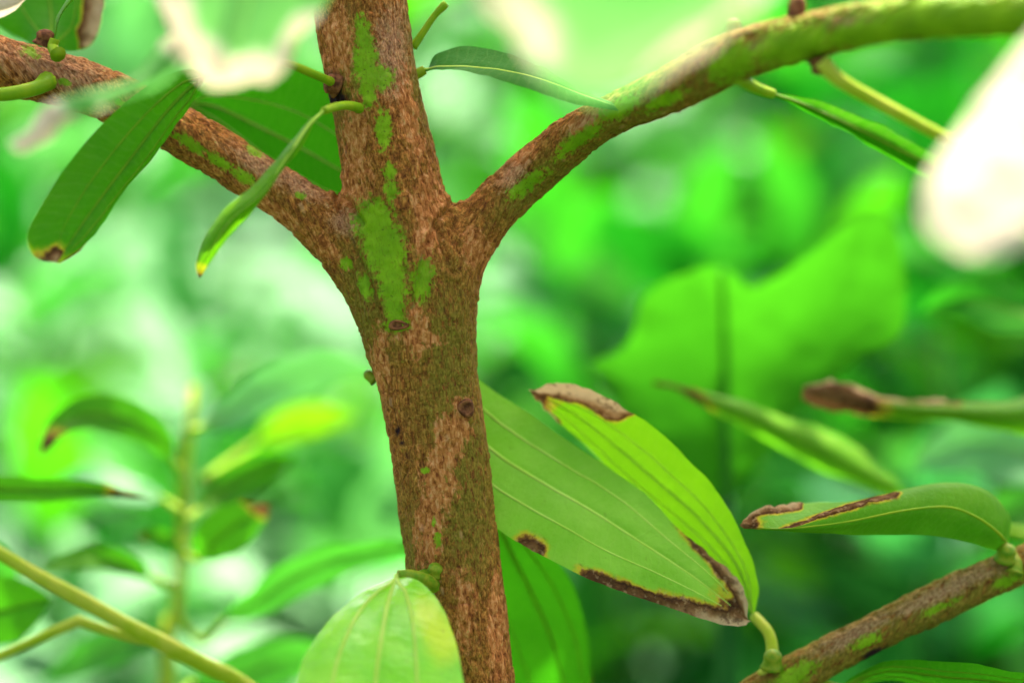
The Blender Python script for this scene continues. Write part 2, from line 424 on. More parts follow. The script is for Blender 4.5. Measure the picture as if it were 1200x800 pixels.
def nets(f, lo, hi, h):
    n = np.ceil((hi - lo) / h).astype(int) + 1
    ax = [lo[i] + h * np.arange(n[i]) for i in range(3)]
    g = np.stack(np.meshgrid(*ax, indexing='ij'), -1).reshape(-1, 3)
    val = f(g).reshape(n); ins = val < 0
    c = np.zeros(n - 1, int)
    for dx in (0, 1):
        for dy in (0, 1):
            for dz in (0, 1):
                c += ins[dx:n[0] - 1 + dx, dy:n[1] - 1 + dy, dz:n[2] - 1 + dz]
    act = (c > 0) & (c < 8)
    idx = -np.ones(n - 1, int); idx[act] = np.arange(act.sum())
    v = np.argwhere(act) * h + lo + h / 2
    faces = []
    for a in range(3):
        b, cc = (a + 1) % 3, (a + 2) % 3
        sl0 = [slice(None)] * 3; sl1 = [slice(None)] * 3
        sl0[a] = slice(0, -1); sl1[a] = slice(1, None)
        A, B = ins[tuple(sl0)], ins[tuple(sl1)]
        e = np.argwhere(A != B)
        e = e[(e[:, b] > 0) & (e[:, cc] > 0) & (e[:, b] < n[b] - 1) & (e[:, cc] < n[cc] - 1)]
        def cell(db, dc):
            q = e.copy(); q[:, b] += db; q[:, cc] += dc
            return idx[q[:, 0], q[:, 1], q[:, 2]]
        q = np.stack([cell(-1, -1), cell(0, -1), cell(0, 0), cell(-1, 0)], 1)
        fl = A[e[:, 0], e[:, 1], e[:, 2]]
        q[~fl] = q[~fl][:, ::-1]
        faces.append(q)
    return v, np.vstack(faces)
def subdivide(v, f):
    e = np.stack([f, np.roll(f, -1, 1)], -1); es = np.sort(e.reshape(-1, 2), 1)
    u, inv = np.unique(es, axis=0, return_inverse=True); inv = inv.reshape(-1, 4)
    nv = len(v); mid = (v[u[:, 0]] + v[u[:, 1]]) / 2; fc = v[f].mean(1)
    E = nv + inv; F = nv + len(u) + np.arange(len(f))
    q = np.concatenate([np.stack([f[:, i], E[:, i], F, E[:, i - 1]], 1) for i in range(4)])
    return np.vstack([v, mid, fc]), q
def project(v, f, it=2):
    for _ in range(it):
        d, g = f(v, True)
        g = g / (np.linalg.norm(g, axis=1)[:, None] + 1e-12)
        v = v - g * d[:, None]
    return v, g

def ell(px, py, items):
    o = np.zeros(len(px))
    for it in items:
        cx, cy, rx, ry = it[:4]; a = R(it[4]) if len(it) > 4 else 0
        dx, dy = px - cx, py - cy
        X = (dx * math.cos(a) + dy * math.sin(a)) / rx; Y = (-dx * math.sin(a) + dy * math.cos(a)) / ry
        o = np.maximum(o, (it[5] if len(it) > 5 else 1) - 0.5 * np.sqrt(X * X + Y * Y))      # 0.5 on the rim
    return np.clip(o, 0, 1)
MOSS = [(427, 48, 9, 28, -10, .85), (440, 90, 20, 13, 10, .9), (432, 108, 9, 16, 0, .85), (428, 72, 12, 24, 0, .9), (450, 152, 9, 22, 0, .85), (456, 200, 10, 10, 0, .75), (459, 222, 9, 12, 0, .8),
        (438, 258, 20, 22, -12, .9), (450, 290, 19, 34, -14, .95), (459, 330, 12, 34, -8, .95), (463, 360, 8, 20, 0, .95), (466, 381, 14, 8, 0, .8), (495, 328, 13, 24, 12, .85), (405, 309, 9, 8, 0, .75), (428, 336, 7, 16, -15, .8),
        (222, 168, 24, 7, 32, .8), (258, 190, 22, 7, 30, .8), (285, 206, 20, 7, 30, .8), (298, 176, 12, 6, 30, .75), (351, 229, 8, 6, 30, .7), (36, 62, 14, 8, 20, .7), (74, 97, 10, 5, 20, .7), (140, 120, 12, 5, 20, .65),
        (724, 128, 24, 11, -28, .85), (680, 163, 34, 9, -35, .8), (618, 216, 28, 9, -38, .8), (778, 119, 30, 8, -25, .8), (498, 551, 6, 4, 0, .8), (513, 632, 5, 9, 0, .8), (508, 612, 3, 6, 0, .75),
        (860, 74, 34, 22, -28, .78), (930, 52, 50, 24, -14, .85), (1020, 40, 60, 16, -6, .9), (1130, 22, 110, 26, 0, .95), (1260, 18, 80, 30, 0, .95),
        (1015, 752, 20, 9, -25, .75), (930, 792, 30, 12, -30, .8), (1185, 680, 24, 8, -25, .72), (905, 815, 18, 14, 0, .8), (1100, 712, 30, 6, -25, .68)]
FLAKE = [(490, 396, 24, 8), (490, 385, 10, 26), (535, 505, 12, 34, 8), (522, 525, 14, 40, 12), (512, 565, 18, 26), (504, 620, 14, 44, 3), (545, 715, 12, 40, 0), (500, 280, 12, 30), (585, 740, 10, 60),
         (415, 190, 14, 60), (480, 130, 10, 60, -10), (500, 230, 14, 30), (445, 420, 8, 30), (395, 60, 14, 40), (560, 290, 16, 20), (325, 250, 40, 9, 35), (380, 290, 24, 9, 40), (610, 190, 20, 8, -45), (690, 140, 30, 8, -35)]
ALGAE = [(530, 430, 34, 70), (545, 560, 26, 90), (440, 330, 30, 70), (410, 100, 16, 60), (470, 700, 30, 80), (960, 42, 160, 60), (1130, 20, 200, 80), (850, 80, 50, 24, -30), (740, 140, 80, 20, -35), (640, 210, 50, 16, -40), (500, 60, 20, 60), (930, 790, 100, 50, -30), (1120, 700, 120, 40, -25)]
GREY = [(60, 80, 80, 30, 20), (310, 195, 50, 16, 32), (160, 112, 40, 16, 25), (350, 215, 40, 14, 30), (460, 60, 24, 60), (600, 205, 24, 14, -40), (700, 130, 40, 9, -35), (1000, 742, 60, 11, -28), (1110, 690, 90, 11, -25), (405, 260, 20, 18), (1000, 24, 40, 10, -8), (890, 52, 24, 8, -25)]
DARK = [(388, 103, 13, 18), (392, 116, 16, 8), (465, 505, 5, 10, 10, .8), (470, 519, 6, 5, 0, .75), (1026, 768, 18, 6, -25)]

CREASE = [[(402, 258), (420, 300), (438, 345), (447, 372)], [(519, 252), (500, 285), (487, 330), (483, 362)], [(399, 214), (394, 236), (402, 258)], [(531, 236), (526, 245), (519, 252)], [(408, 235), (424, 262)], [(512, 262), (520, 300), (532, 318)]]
def build_limbs(names, partnames, h, nsub, pad):
    f = sdf_of(names)
    allp = np.vstack([CH[n][3:-3] if n != 'trunk' else CH[n] for n in names])
    lo = allp[:, :3].min(0) - pad; hi = allp[:, :3].max(0) + pad
    v, q = nets(f, lo, hi, h)
    v, _ = project(v, f, 3)
    for _ in range(nsub):
        v, q = subdivide(v, q); v, _n = project(v, f, 1)
    v, nr = project(v, f, 2)
    S = [seg_sdf(v, CH[n]) for n in names]
    D = np.stack([s[0] for s in S], 1)
    w = np.exp(-(D - D.min(1)[:, None]) / 0.004); w /= w.sum(1)[:, None]
    disp = 0; rel = 0
    for i, n in enumerate(names):
        co = np.hstack([S[i][2], S[i][1][:, None] * 0.34]) if False else np.stack([S[i][2][:, 0] + i, S[i][2][:, 1] + S[i][2][:, 2] * .0, S[i][2][:, 2] * .4 + S[i][1] * .5], 1)
        b1 = fbm(co * 640, 2); b2 = fbm(co * 260 + 5, 3); b3 = fbm(co * 45 + 9, 2)
        ridge = 1 - np.abs(2 * b2 - 1)
        e = 0.0008 * (b1 - .5) + 0.0010 * (b2 - .5) - 0.0009 * (np.clip(ridge, .82, 1) - .82) / .18 + 0.0026 * (b3 - .5)
        disp = disp + w[:, i] * e; rel = rel + w[:, i] * (0.5 * b1 + .5 * b2)
    px, py, _ = to_px(v)
    front = np.clip((-(nr @ FWD) + .25) / .35, 0, 1)
    moss = ell(px, py, MOSS) * front
    # folds of bark pushed up in the forks
    fork = np.exp(-((D[:, :, None] - D[:, None, :]) ** 2).sum((1, 2)) / (2 * .006 ** 2)) * 0 if len(names) < 2 else np.exp(-(np.sort(D, 1)[:, 1] - np.sort(D, 1)[:, 0]) / .004)
    wr = fbm(np.stack([v[:, 0] * 500, v[:, 1] * 500, v[:, 2] * 160], 1), 2)
    disp = disp * (1 - .55 * np.clip((moss - .42) / .2, 0, 1)) + fork * 0.0040 * (wr - .45) * (1 - .7 * np.clip((moss - .42) / .2, 0, 1))
    crease = np.full(len(v), 99.0)
    for ln in CREASE:
        q2 = np.stack([px, py], 1) + 5 * (np.stack([fbm(v * 160, 2), fbm(v * 160 + 31, 2)], 1) - .5)
        for a_, b_ in zip(ln[:-1], ln[1:]):
            a_, b_ = np.array(a_, float), np.array(b_, float); ab = b_ - a_
            t_ = np.clip((q2 - a_) @ ab / (ab @ ab), 0, 1)
            crease = np.minimum(crease, np.linalg.norm(q2 - a_ - t_[:, None] * ab, axis=1))
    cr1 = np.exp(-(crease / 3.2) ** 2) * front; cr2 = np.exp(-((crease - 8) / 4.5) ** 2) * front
    disp = disp - .0013 * cr1 + .0009 * cr2
    nn = nr / np.linalg.norm(nr, axis=1)[:, None]
    v = v + nn * disp[:, None]
    atts = {'moss': moss, 'flake': np.where(ell(px, py, FLAKE) > 0, ell(px, py, FLAKE), 0) * front, 'algae': ell(px, py, ALGAE), 'grey': ell(px, py, GREY) * front,
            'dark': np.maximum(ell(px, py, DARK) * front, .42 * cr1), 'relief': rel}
    own = np.argmin(D, 1)
    fo = own[q]; fown = np.array(np.max(fo, 1))
    for i, n in enumerate(names):
        fq = q[fown == i]
        used, inv = np.unique(fq, return_inverse=True)
        me = mesh_np(partnames[n], v[used], inv.reshape(-1, 4))
        for k, a in atts.items(): attr(me, k, a[used])
        s = S[i]
        attrv(me, 'barkco', np.stack([s[2][used, 0], s[2][used, 1], s[2][used, 2] * .5 + s[1][used] * .5], 1))
        keep(obj(partnames[n], me, M['bark']), TREE)
build_limbs(['trunk', 'left', 'right'], {'trunk': 'trunk', 'left': 'branch', 'right': 'branch'}, 0.0064, 3, 0.03)
build_limbs(['low'], {'low': 'branch'}, 0.0064, 3, 0.03)
# the trunk goes on down to the ground and up into the crown, the limbs on outwards
def extend(name, pts, n=40, seed=1):
    q = crom(np.array([[*p, r] for p, r in pts]), n)
    v, f = tube(q[:, :3], q[:, 3], 28, lump=.06, seed=seed)
    me = mesh_np(name, v, f)
    L = np.concatenate([[0], np.cumsum(np.linalg.norm(np.diff(q[:, :3], axis=0), axis=1))])
    c = np.repeat(q[:, :3], 28, 0)
    attrv(me, 'barkco', np.stack([(v - c)[:, 0], (v - c)[:, 1], np.repeat(L, 28) * .36 + (v - c)[:, 2] * .5], 1)); attr(me, 'relief', np.full(len(v), .5)); attr(me, 'algae', np.full(len(v), .4))
    return keep(obj(name, me, M['bark']), TREE)
t0 = CH['trunk']; r0 = t0[-1, 3]
extend('trunk', [(t0[-4, :3], r0 * .97), (t0[-1, :3] + [0.003, 0, -.03], r0 * 1.0), (P(600, 1300, 1), r0 * 1.05), (P(620, 2000, 1), r0 * 1.12), (np.array([*TREE.location[:2], -.05]), r0 * 1.5)])
extend('trunk', [(t0[3, :3], t0[0, 3] * .97), (P(370, -400, 1), .0185), (P(330, -900, 1.03), .016), (P(350, -1500, 1.06), .012), (P(330, -2300, 1.08), .006)])
l0 = CH['left']; e0 = CH['right']
extend('branch', [(l0[4, :3], l0[3, 3] * .97), (l0[0, :3], l0[0, 3]), (P(-500, -130, .97), .010), (P(-1000, -500, .97), .007), (P(-1400, -1000, .97), .003)], seed=3)
extend('branch', [(e0[4, :3], e0[3, 3] * .95), (e0[0, :3], e0[0, 3]), (P(1600, 0, .80), .0075), (P(2000, -150, .76), .006), (P(2500, -500, .7), .003)], seed=4)
w0 = CH['low']
extend('branch', [(w0[4, :3], w0[3, 3] * .95), (w0[0, :3], w0[0, 3]), (P(1700, 430, 1.07), .006), (P(2000, 250, 1.1), .003)], seed=5)

# ------------------------------------------------------------------ leaves by their rails (edges and midrib)
def loft(rails, n=70, m=25, bulge=0.0, wave=0.0, seed=0, relief=0.0, veins=(0.0,)):
    rr = np.stack([crom([P(*p) for p in r], n) for r in rails], 0)       # rails x n x 3
    N = len(rr); vs = np.linspace(0, N - 1, m)
    if N == 3:
        t = vs - 1
        pts = (t * (t - 1) / 2)[None, :, None] * rr[0][:, None] + (1 - t * t)[None, :, None] * rr[1][:, None] + (t * (t + 1) / 2)[None, :, None] * rr[2][:, None]
    else:
        e = np.concatenate([2 * rr[:1] - rr[1:2], rr, 2 * rr[-1:] - rr[-2:-1]], 0)
        pts = np.zeros((n, m, 3))
        for j, x in enumerate(vs):
            i = min(int(x), N - 2); t = x - i
            a, b, c, d = e[i], e[i + 1], e[i + 2], e[i + 3]
            pts[:, j] = 0.5 * (2 * b + (c - a) * t + (2 * a - 5 * b + 4 * c - d) * t * t + (3 * b - a - 3 * c + d) * t ** 3)
    V = np.linspace(-1, 1, m)
    du = np.gradient(pts, axis=0); dv = np.gradient(pts, axis=1)
    nr = np.cross(du, dv); nr /= np.linalg.norm(nr, axis=2)[:, :, None] + 1e-12
    if nr[n // 2, m // 2] @ (-FWD) < 0: nr = -nr
    wid = np.linalg.norm(pts[:, -1] - pts[:, 0], axis=1)
    off = bulge * wid[:, None] * (np.abs(np.sin(math.pi * V)))[None, :]
    if wave:
        w = fbm(pts.reshape(-1, 3) * 38 + seed, 2).reshape(n, m) - .5
        w2 = fbm(pts.reshape(-1, 3) * 150 + seed, 2).reshape(n, m) - .5
        off = off + wave * (w + .3 * w2) * (0.35 + np.abs(V))[None, :]
    for v0 in veins:
        off = off - relief * np.exp(-((V - v0) / .06) ** 2)[None, :] * np.ones((n, 1))
    return pts + nr * off[:, :, None], nr
def grid_faces(n, m):
    i = np.arange(n * m).reshape(n, m)
    return np.stack([i[:-1, :-1], i[1:, :-1], i[1:, 1:], i[:-1, 1:]], -1).reshape(-1, 4)
def leaf(rails, mat, parent=None, petiole=None, pr=.0012, veins=((0, .0011), (-.48, .0006), (.48, .0006)), vmat='vein', burn=None, yellow=None,
         n=70, m=25, bulge=0.02, wave=.004, seed=0, label=None, name='leaf', pmat='petiole'):
    """rails run from the leaf's base to its tip; burn(u, v) gives the scorched field, 0.5 on its border"""
    parent = parent or TREE
    pts, nr = loft(rails, n, m, bulge, wave, seed, .0004, [v[0] for v in veins if not v[0]])
    U, V = np.meshgrid(np.linspace(0, 1, n), np.linspace(-1, 1, m), indexing='ij')
    if burn is not None:
        b = np.clip(burn(U, V), 0, 1)
        crk = fbm(pts.reshape(-1, 3) * 260 + seed, 2).reshape(n, m) - .5
        pts = pts + nr * (np.clip((b - .45) * 4, 0, 1) * crk * .004)[:, :, None]
    me = mesh_np(name, pts.reshape(-1, 3), grid_faces(n, m))
    ll = np.linalg.norm(np.diff(pts[:, m // 2], axis=0), axis=1).sum()
    ww = np.linalg.norm(np.diff(pts[n // 2], axis=0), axis=1).sum()
    attrv(me, 'leafuv', np.stack([U * ll - np.abs(V) * ww * .12, V * ww * .5, np.full_like(U, seed * .37)], -1).reshape(-1, 3))
    if burn is not None: attr(me, 'burn', b.ravel())
    if yellow is not None: attr(me, 'yellow', np.clip(yellow(U, V), 0, 1).ravel())
    o = keep(obj(name, me, M[mat]), parent)
    if label: o['label'] = label
    for v0, r in veins:
        x = (v0 + 1) / 2 * (m - 1); j = min(int(x), m - 2); t = x - j
        # side veins leave the midrib near the base and run towards the tip
        if v0:
            uu = np.linspace(0, .93, 60)
            vv = v0 * np.clip(uu / .10, 0, 1) ** .7 * (1 - np.clip((uu - .6) / .45, 0, 1) ** 2 * .6)
        else:
            uu = np.linspace(0, .985, 60); vv = np.zeros(60)
        a = uu * (n - 1); i0 = np.minimum(a.astype(int), n - 2); fa = (a - i0)[:, None]
        bx = (vv + 1) / 2 * (m - 1); j0 = np.minimum(bx.astype(int), m - 2); fb = (bx - j0)[:, None]
        g = lambda A: (A[i0, j0] * (1 - fa) + A[i0 + 1, j0] * fa) * (1 - fb) + (A[i0, j0 + 1] * (1 - fa) + A[i0 + 1, j0 + 1] * fa) * fb
        if burn is not None:
            ok = g(b[:, :, None])[:, 0] < .55
            if ok.sum() < 6: continue
            k = len(ok) if ok.all() else int(np.argmin(ok)) 
            if k < 6: continue
        else: k = 60
        c = g(pts)[:k]; nn = g(nr)[:k]
        rad = r * (1 - .75 * uu[:k])
        tv, tf = tube(c, rad, 6)
        # flatten onto the blade
        cc = np.repeat(c, 6, 0); n6 = np.repeat(nn, 6, 0); dd = tv - cc
        tv = cc + dd - n6 * (dd * n6).sum(1)[:, None] * .45
        vo = obj('vein', mesh_np('vein', tv, tf), M[vmat]); keep(vo, o)
    if petiole is not None:
        q = np.vstack([np.array([P(*p) for p in petiole]), pts[0, m // 2][None]])
        q = crom(q, 24)
        rad = np.linspace(pr * 1.35, pr, 24); rad[:4] *= [1.3, 1.2, 1.1, 1.05]
        tv, tf = tube(q, rad, 10)
        keep(obj('petiole', mesh_np('petiole', tv, tf), M[pmat]), o)
    return o
def ribbon(spine, w, tilt=0.0, fold=0.25, taper=(.10, .9), asym=0.0):
    """three rails from a midrib in picture space: w half-width in px, tilt turns the blade away from the viewer"""
    q = crom(np.array(spine, float), 15)
    t = np.gradient(q[:, :2], axis=0); t /= np.linalg.norm(t, axis=1)[:, None]
    pn = np.stack([-t[:, 1], t[:, 0]], 1)
    u = np.linspace(0, 1, 15)
    pr = np.sin(math.pi * np.clip(u, 0, 1) ** .82) ** .75
    pr = np.maximum(pr, .02)
    tl = np.array(tilt) if np.ndim(tilt) else np.full(15, tilt)
    if np.ndim(tilt): tl = np.interp(u, np.linspace(0, 1, len(tilt)), tilt)
    hw = w * pr
    A, B = [], []
    for i in range(15):
        c, s = math.cos(tl[i]), math.sin(tl[i])
        dd = hw[i] * s * KPX
        fo = hw[i] * fold * KPX * c
        A.append((q[i, 0] + pn[i, 0] * hw[i] * c, q[i, 1] + pn[i, 1] * hw[i] * c, q[i, 2] + dd - fo))
        B.append((q[i, 0] - pn[i, 0] * hw[i] * c, q[i, 1] - pn[i, 1] * hw[i] * c, q[i, 2] - dd - fo))
    return [A, [tuple(x) for x in q], B]
def sm(x, a, b):
    t = np.clip((x - a) / (b - a), 0, 1); return t * t * (3 - 2 * t)

# -- the large pale leaf right of the trunk (tip scorched, base behind the trunk)
leaf([[(470, 372, 1.045), (520, 415, 1.04), (564, 447, 1.035), (616, 480, 1.03), (673, 523, 1.025), (725, 556, 1.02), (763, 584, 1.018), (799, 622, 1.015), (835, 653, 1.012), (868, 686, 1.01), (877, 725, 1.005)],
      [(470, 380, 1.045), (520, 460, 1.03), (571, 522, 1.02), (640, 567, 1.012), (697, 600, 1.008), (760, 640, 1.004), (825, 684, 1.002), (877, 726, 1.005)],
      [(470, 390, 1.045), (500, 500, 1.02), (540, 580, 1.005), (583, 620, 1.0), (630, 648, .995), (678, 674, .993), (730, 693, .993), (777, 709, .994), (825, 726, .996), (868, 734, 1.0), (877, 727, 1.005)]],
     'leaf_pale', petiole=[(488, 360, 1.02), (475, 365, 1.035)], n=110, m=45, bulge=.01, wave=.003, seed=3,
     veins=((0, .0013), (-.5, .0008), (.5, .0008)), label='large pale leaf right of the trunk with scorched tip and edges',
     burn=lambda u, v: np.maximum(np.maximum(.5 + (u - .94 + .16 * sm(np.abs(v), .35, 1)) * 3.4,
                                  np.minimum(.5 + (v - .85) * 2.2, .60 + .5 * sm(u, .78, .92)) * sm(u, .55, .70) - .6 * (1 - sm(u, .52, .64))),
                                  .80 - 5.5 * np.sqrt((u - .545) ** 2 * 4 + ((v - 1.0) * .35) ** 2)))
# -- the lime leaf behind it, its base on the low branch, its tip scorched
leaf([[(884, 722, 1.035), (860, 690, 1.04), (820, 648, 1.045), (770, 600, 1.05), (725, 560, 1.05), (685, 520, 1.045), (650, 488, 1.04), (620, 458, 1.03)],
      [(884, 722, 1.035), (862, 660, 1.035), (815, 605, 1.038), (760, 556, 1.04), (715, 518, 1.04), (672, 484, 1.035), (620, 457, 1.03)],
      [(884, 722, 1.035), (889, 690, 1.025), (876, 642, 1.02), (850, 590, 1.02), (815, 545, 1.02), (775, 506, 1.02), (735, 477, 1.02), (695, 456, 1.02), (655, 446, 1.022), (620, 456, 1.03)]],
     'leaf_lime', petiole=[(897, 792, 1.02), (905, 768, 1.02), (902, 744, 1.025), (892, 730, 1.03)], pr=.0022, n=100, m=41, bulge=.02, wave=.003, seed=8,
     label='lime green leaf with a brown curled tip behind the pale leaf', pmat='stem_yellow',
     burn=lambda u, v: np.maximum(np.maximum(.5 + (u - .93) * 4, .52 + (v - .58 + .30 * sm(u, .8, .95) - 1.2 * (1 - sm(u, .60, .74))) * 1.6), .5 + (-v - 0.74 - .9 * (1 - sm(u, .80, .86))) * 1.8))
# -- the green leaf hanging behind the foot of the trunk
leaf([[(560, 560, 1.06), (530, 640, 1.075), (540, 740, 1.09), (580, 830, 1.1), (640, 900, 1.1)],
      [(560, 560, 1.06), (596, 640, 1.07), (625, 700, 1.08), (650, 760, 1.085), (662, 830, 1.09), (640, 900, 1.1)],
      [(560, 560, 1.06), (625, 628, 1.065), (665, 672, 1.07), (686, 730, 1.08), (692, 800, 1.09), (680, 860, 1.1), (640, 900, 1.1)]],
     'leaf_under', petiole=[(530, 500, 1.03), (540, 525, 1.045)], vmat='vein_dark', n=50, m=21, label='dark green leaf hanging behind the foot of the trunk',
     burn=lambda u, v: .5 + (v - .9 - .5 * (1 - sm(u, .55, .7))) * 2)
# -- bright glossy leaf at the bottom in front of the trunk
leaf([[(466, 674, .965), (430, 690, .955), (398, 712, .945), (370, 745, .935), (350, 785, .925), (338, 850, .91), (350, 930, .9), (410, 1030, .9)],
      [(466, 674, .965), (456, 700, .95), (448, 740, .935), (440, 800, .92), (432, 900, .9), (410, 1030, .9)],
      [(466, 674, .965), (492, 680, .957), (515, 705, .95), (530, 740, .943), (541, 790, .935), (546, 850, .925), (520, 950, .91), (410, 1030, .9)]],
     'leaf_gloss', petiole=[(509, 685, .985), (494, 678, .973), (480, 674, .967)], pr=.0024, n=90, m=37, bulge=.035, wave=.003, seed=15, pmat='bud',
     veins=((0, .0015), (-.5, .001), (.45, .001)), label='glossy bright leaf at the foot of the trunk, three pale veins',
     yellow=lambda u, v: .8 * np.exp(-((v - .8) / .42) ** 2 - ((u - .24) / .16) ** 2))
# -- long dark leaf hanging in front of the left branch
leaf([[(243, 88, .972), (222, 82, .966), (190, 92, .96), (150, 118, .955), (110, 156, .95), (75, 200, .946), (45, 246, .942), (31, 276, .94), (40, 300, .94), (62, 308, .94)],
      [(243, 88, .972), (220, 106, .968), (195, 132, .964), (150, 190, .957), (105, 250, .95), (78, 290, .945), (66, 308, .942)],
      [(243, 88, .972), (238, 104, .973), (222, 130, .972), (202, 156, .97), (178, 188, .966), (150, 222, .96), (122, 255, .955), (108, 276, .95), (92, 292, .948), (70, 309, .943)]],
     'leaf_dark', petiole=[(396, 100, .990), (372, 89, .972), (332, 74, .955), (290, 74, .96)], pr=.0014, n=80, m=33, seed=21, vmat='vein_dark',
     label='long dark leaf hanging in front of the left branch, browned at the tip',
     yellow=lambda u, v: .6 * sm(u, .85, 1) + .35 * sm(-v, .8, 1) ,
     burn=lambda u, v: np.maximum(.56 + (u - .93 - .05 * np.abs(v + .4)) * 5 - .9 * sm(v, .0, .25), np.minimum(.58 + (v - .88) * 2 - 1.2 * (1 - sm(u, .84, .88)), .6)))
# -- dark leaf behind the left branch
leaf([[(212, 122, 1.045), (235, 100, 1.04), (275, 84, 1.035), (325, 78, 1.035), (380, 92, 1.035), (430, 130, 1.035), (470, 200, 1.03)],
      [(212, 122, 1.045), (250, 124, 1.05), (300, 147, 1.05), (350, 172, 1.05), (400, 200, 1.045), (440, 216, 1.04), (470, 204, 1.03)],
      [(212, 122, 1.045), (232, 140, 1.045), (280, 185, 1.045), (330, 225, 1.045), (390, 250, 1.04), (430, 250, 1.035), (470, 206, 1.03)]][::-1],
     'leaf_under', vmat='vein', n=50, m=21, seed=31, label='dark green leaf spread behind the left branch and trunk', wave=.003)
# -- narrow arching leaf in front of the left branch
leaf([[(380, 128, .952), (359, 142, .948), (330, 177, .944), (297, 215, .942), (264, 243, .941), (243, 272, .94), (231, 305, .94), (233, 326, .94)],
      [(380, 130, .952), (362, 148, .946), (338, 184, .938), (308, 226, .935), (272, 256, .934), (252, 285, .935), (236, 312, .938), (233, 326, .94)],
      [(380, 132, .952), (371, 143, .95), (355, 173, .948), (326, 208, .948), (297, 248, .947), (272, 273, .945), (248, 305, .942), (233, 326, .94)]],
     'leaf_mid', petiole=[(424, 128, .984), (410, 124, .972), (395, 125, .960)], pr=.0016, veins=((0, .0008),), n=60, m=17, seed=41, wave=.002,
     label='narrow light green leaf arching down in front of the left branch', pmat='petiole',
     yellow=lambda u, v: sm(u, .88, .97), burn=lambda u, v: .5 + (u - .98) * 6)
# -- leaves at the upper left corner
leaf([[(58, 60, 1.03), (30, 50, 1.05), (-10, 20, 1.06), (-30, -30, 1.07), (10, -90, 1.07), (70, -130, 1.06)],
      [(58, 60, 1.03), (60, 20, 1.05), (55, -30, 1.06), (60, -80, 1.06), (70, -130, 1.06)],
      [(58, 60, 1.03), (95, 58, 1.05), (113, 44, 1.05), (122, 8, 1.05), (120, -40, 1.05), (70, -130, 1.06)]],
     'leaf_dark', vmat='vein_dark', n=50, m=21, seed=51, label='dark leaf behind the left branch at the top left corner',
     burn=lambda u, v: .5 + (v - .62 - .6 * (1 - sm(u, .15, .28)) - .8 * sm(u, .5, .6)) * 2.2)
leaf([[(66, 46, .985), (74, 22, .985), (92, 2, .985), (120, -20, .98), (170, -60, .97), (230, -90, .96)],
      [(64, 46, .98), (70, 20, .98), (86, -2, .98), (116, -30, .975), (165, -70, .965), (230, -90, .96)],
      [(62, 46, .985), (64, 18, .985), (80, -8, .985), (108, -40, .98), (160, -80, .97), (230, -90, .96)]],
     'leaf_mid', petiole=[(68, 64, .975), (62, 56, .98)], pr=.002, veins=(), n=40, m=13, seed=52, label='young rolled leaf rising from the left branch')
leaf([[(-70, -30, .97), (-30, -16, .965), (10, -10, .96), (38, -8, .96)], [(-70, -28, .97), (-30, 0, .96), (5, 4, .955), (38, -6, .96)], [(-70, -20, .97), (-35, 18, .96), (0, 18, .96), (38, -4, .96)]],
     'leaf_dead', veins=(), n=30, m=13, seed=53, label='dry tan leaf poking in at the top left corner')
leaf(ribbon([(-90, 108, .975), (-180, 140, .96), (-300, 230, .95), (-380, 340, .95)], 50, .3), 'leaf_mid', n=40, m=15, seed=54,
     petiole=[(56, 95, .986), (40, 104, .977), (0, 111, .972), (-50, 108, .975)], pr=.0024)
# -- leaf leaving the trunk to the right above the fork
leaf([[(498, 82, 1.0), (512, 64, 1.0), (545, 55, 1.0), (590, 62, .99), (640, 84, .98), (690, 106, .97), (740, 128, .96)],
      [(498, 82, 1.0), (515, 77, .992), (555, 78, .985), (600, 84, .978), (645, 96, .972), (690, 112, .965), (740, 130, .96)],
      [(498, 82, 1.0), (520, 80, .985), (560, 86, .975), (605, 100, .97), (650, 113, .965), (692, 123, .962), (740, 132, .96)]],
     'leaf_teal', petiole=[(478, 90, 1.0), (488, 87, 1.0)], pr=.002, veins=((0, .001),), n=60, m=19, seed=61, label='folded dark leaf leaving the trunk towards the right branch')
# -- curled leaf standing on the low branch
leaf([[(1182, 642, 1.03), (1184, 606, 1.035), (1160, 582, 1.04), (1118, 574, 1.045), (1060, 582, 1.045), (1005, 592, 1.035), (970, 588, 1.025), (930, 590, 1.015), (890, 597, 1.005), (868, 613, 1.0)],
      [(1182, 642, 1.03), (1180, 602, 1.02), (1155, 575, 1.02), (1115, 565, 1.02), (1061, 573, 1.015), (997, 590, 1.0), (960, 603, .995), (925, 616, .99), (890, 616, .995), (868, 614, 1.0)],
      [(1182, 642, 1.03), (1172, 626, 1.012), (1145, 606, 1.008), (1110, 594, 1.005), (1060, 598, 1.0), (1000, 610, .993), (960, 616, .99), (925, 619, .988), (890, 618, .994), (868, 614.5, 1.0)],
      [(1182, 642, 1.03), (1166, 645, 1.02), (1134, 635, 1.012), (1087, 627, 1.008), (1040, 626, 1.005), (997, 626, .998), (960, 623, .994), (925, 621, .99), (890, 619, .995), (868, 615, 1.0)]],
     'leaf_fresh', petiole=[(1188, 672, 1.02), (1190, 660, 1.022)], pr=.0024, veins=((.33, .0008),), n=110, m=41, bulge=0, wave=.0015, seed=71, vmat='petiole', pmat='bud',
     label='curled leaf on the low branch with a scorched rim',
     burn=lambda u, v: np.maximum(.53 + (.11 - np.abs(v + .23)) * 1.6 - 1.6 * (1 - sm(u, .40, .50)) - .9 * sm(u, .86, .93), np.maximum(.52 + (u - .95) * 6, .5 + (-v - .78) * 2.2 - 1.5 * (1 - sm(u, .74, .8)))))
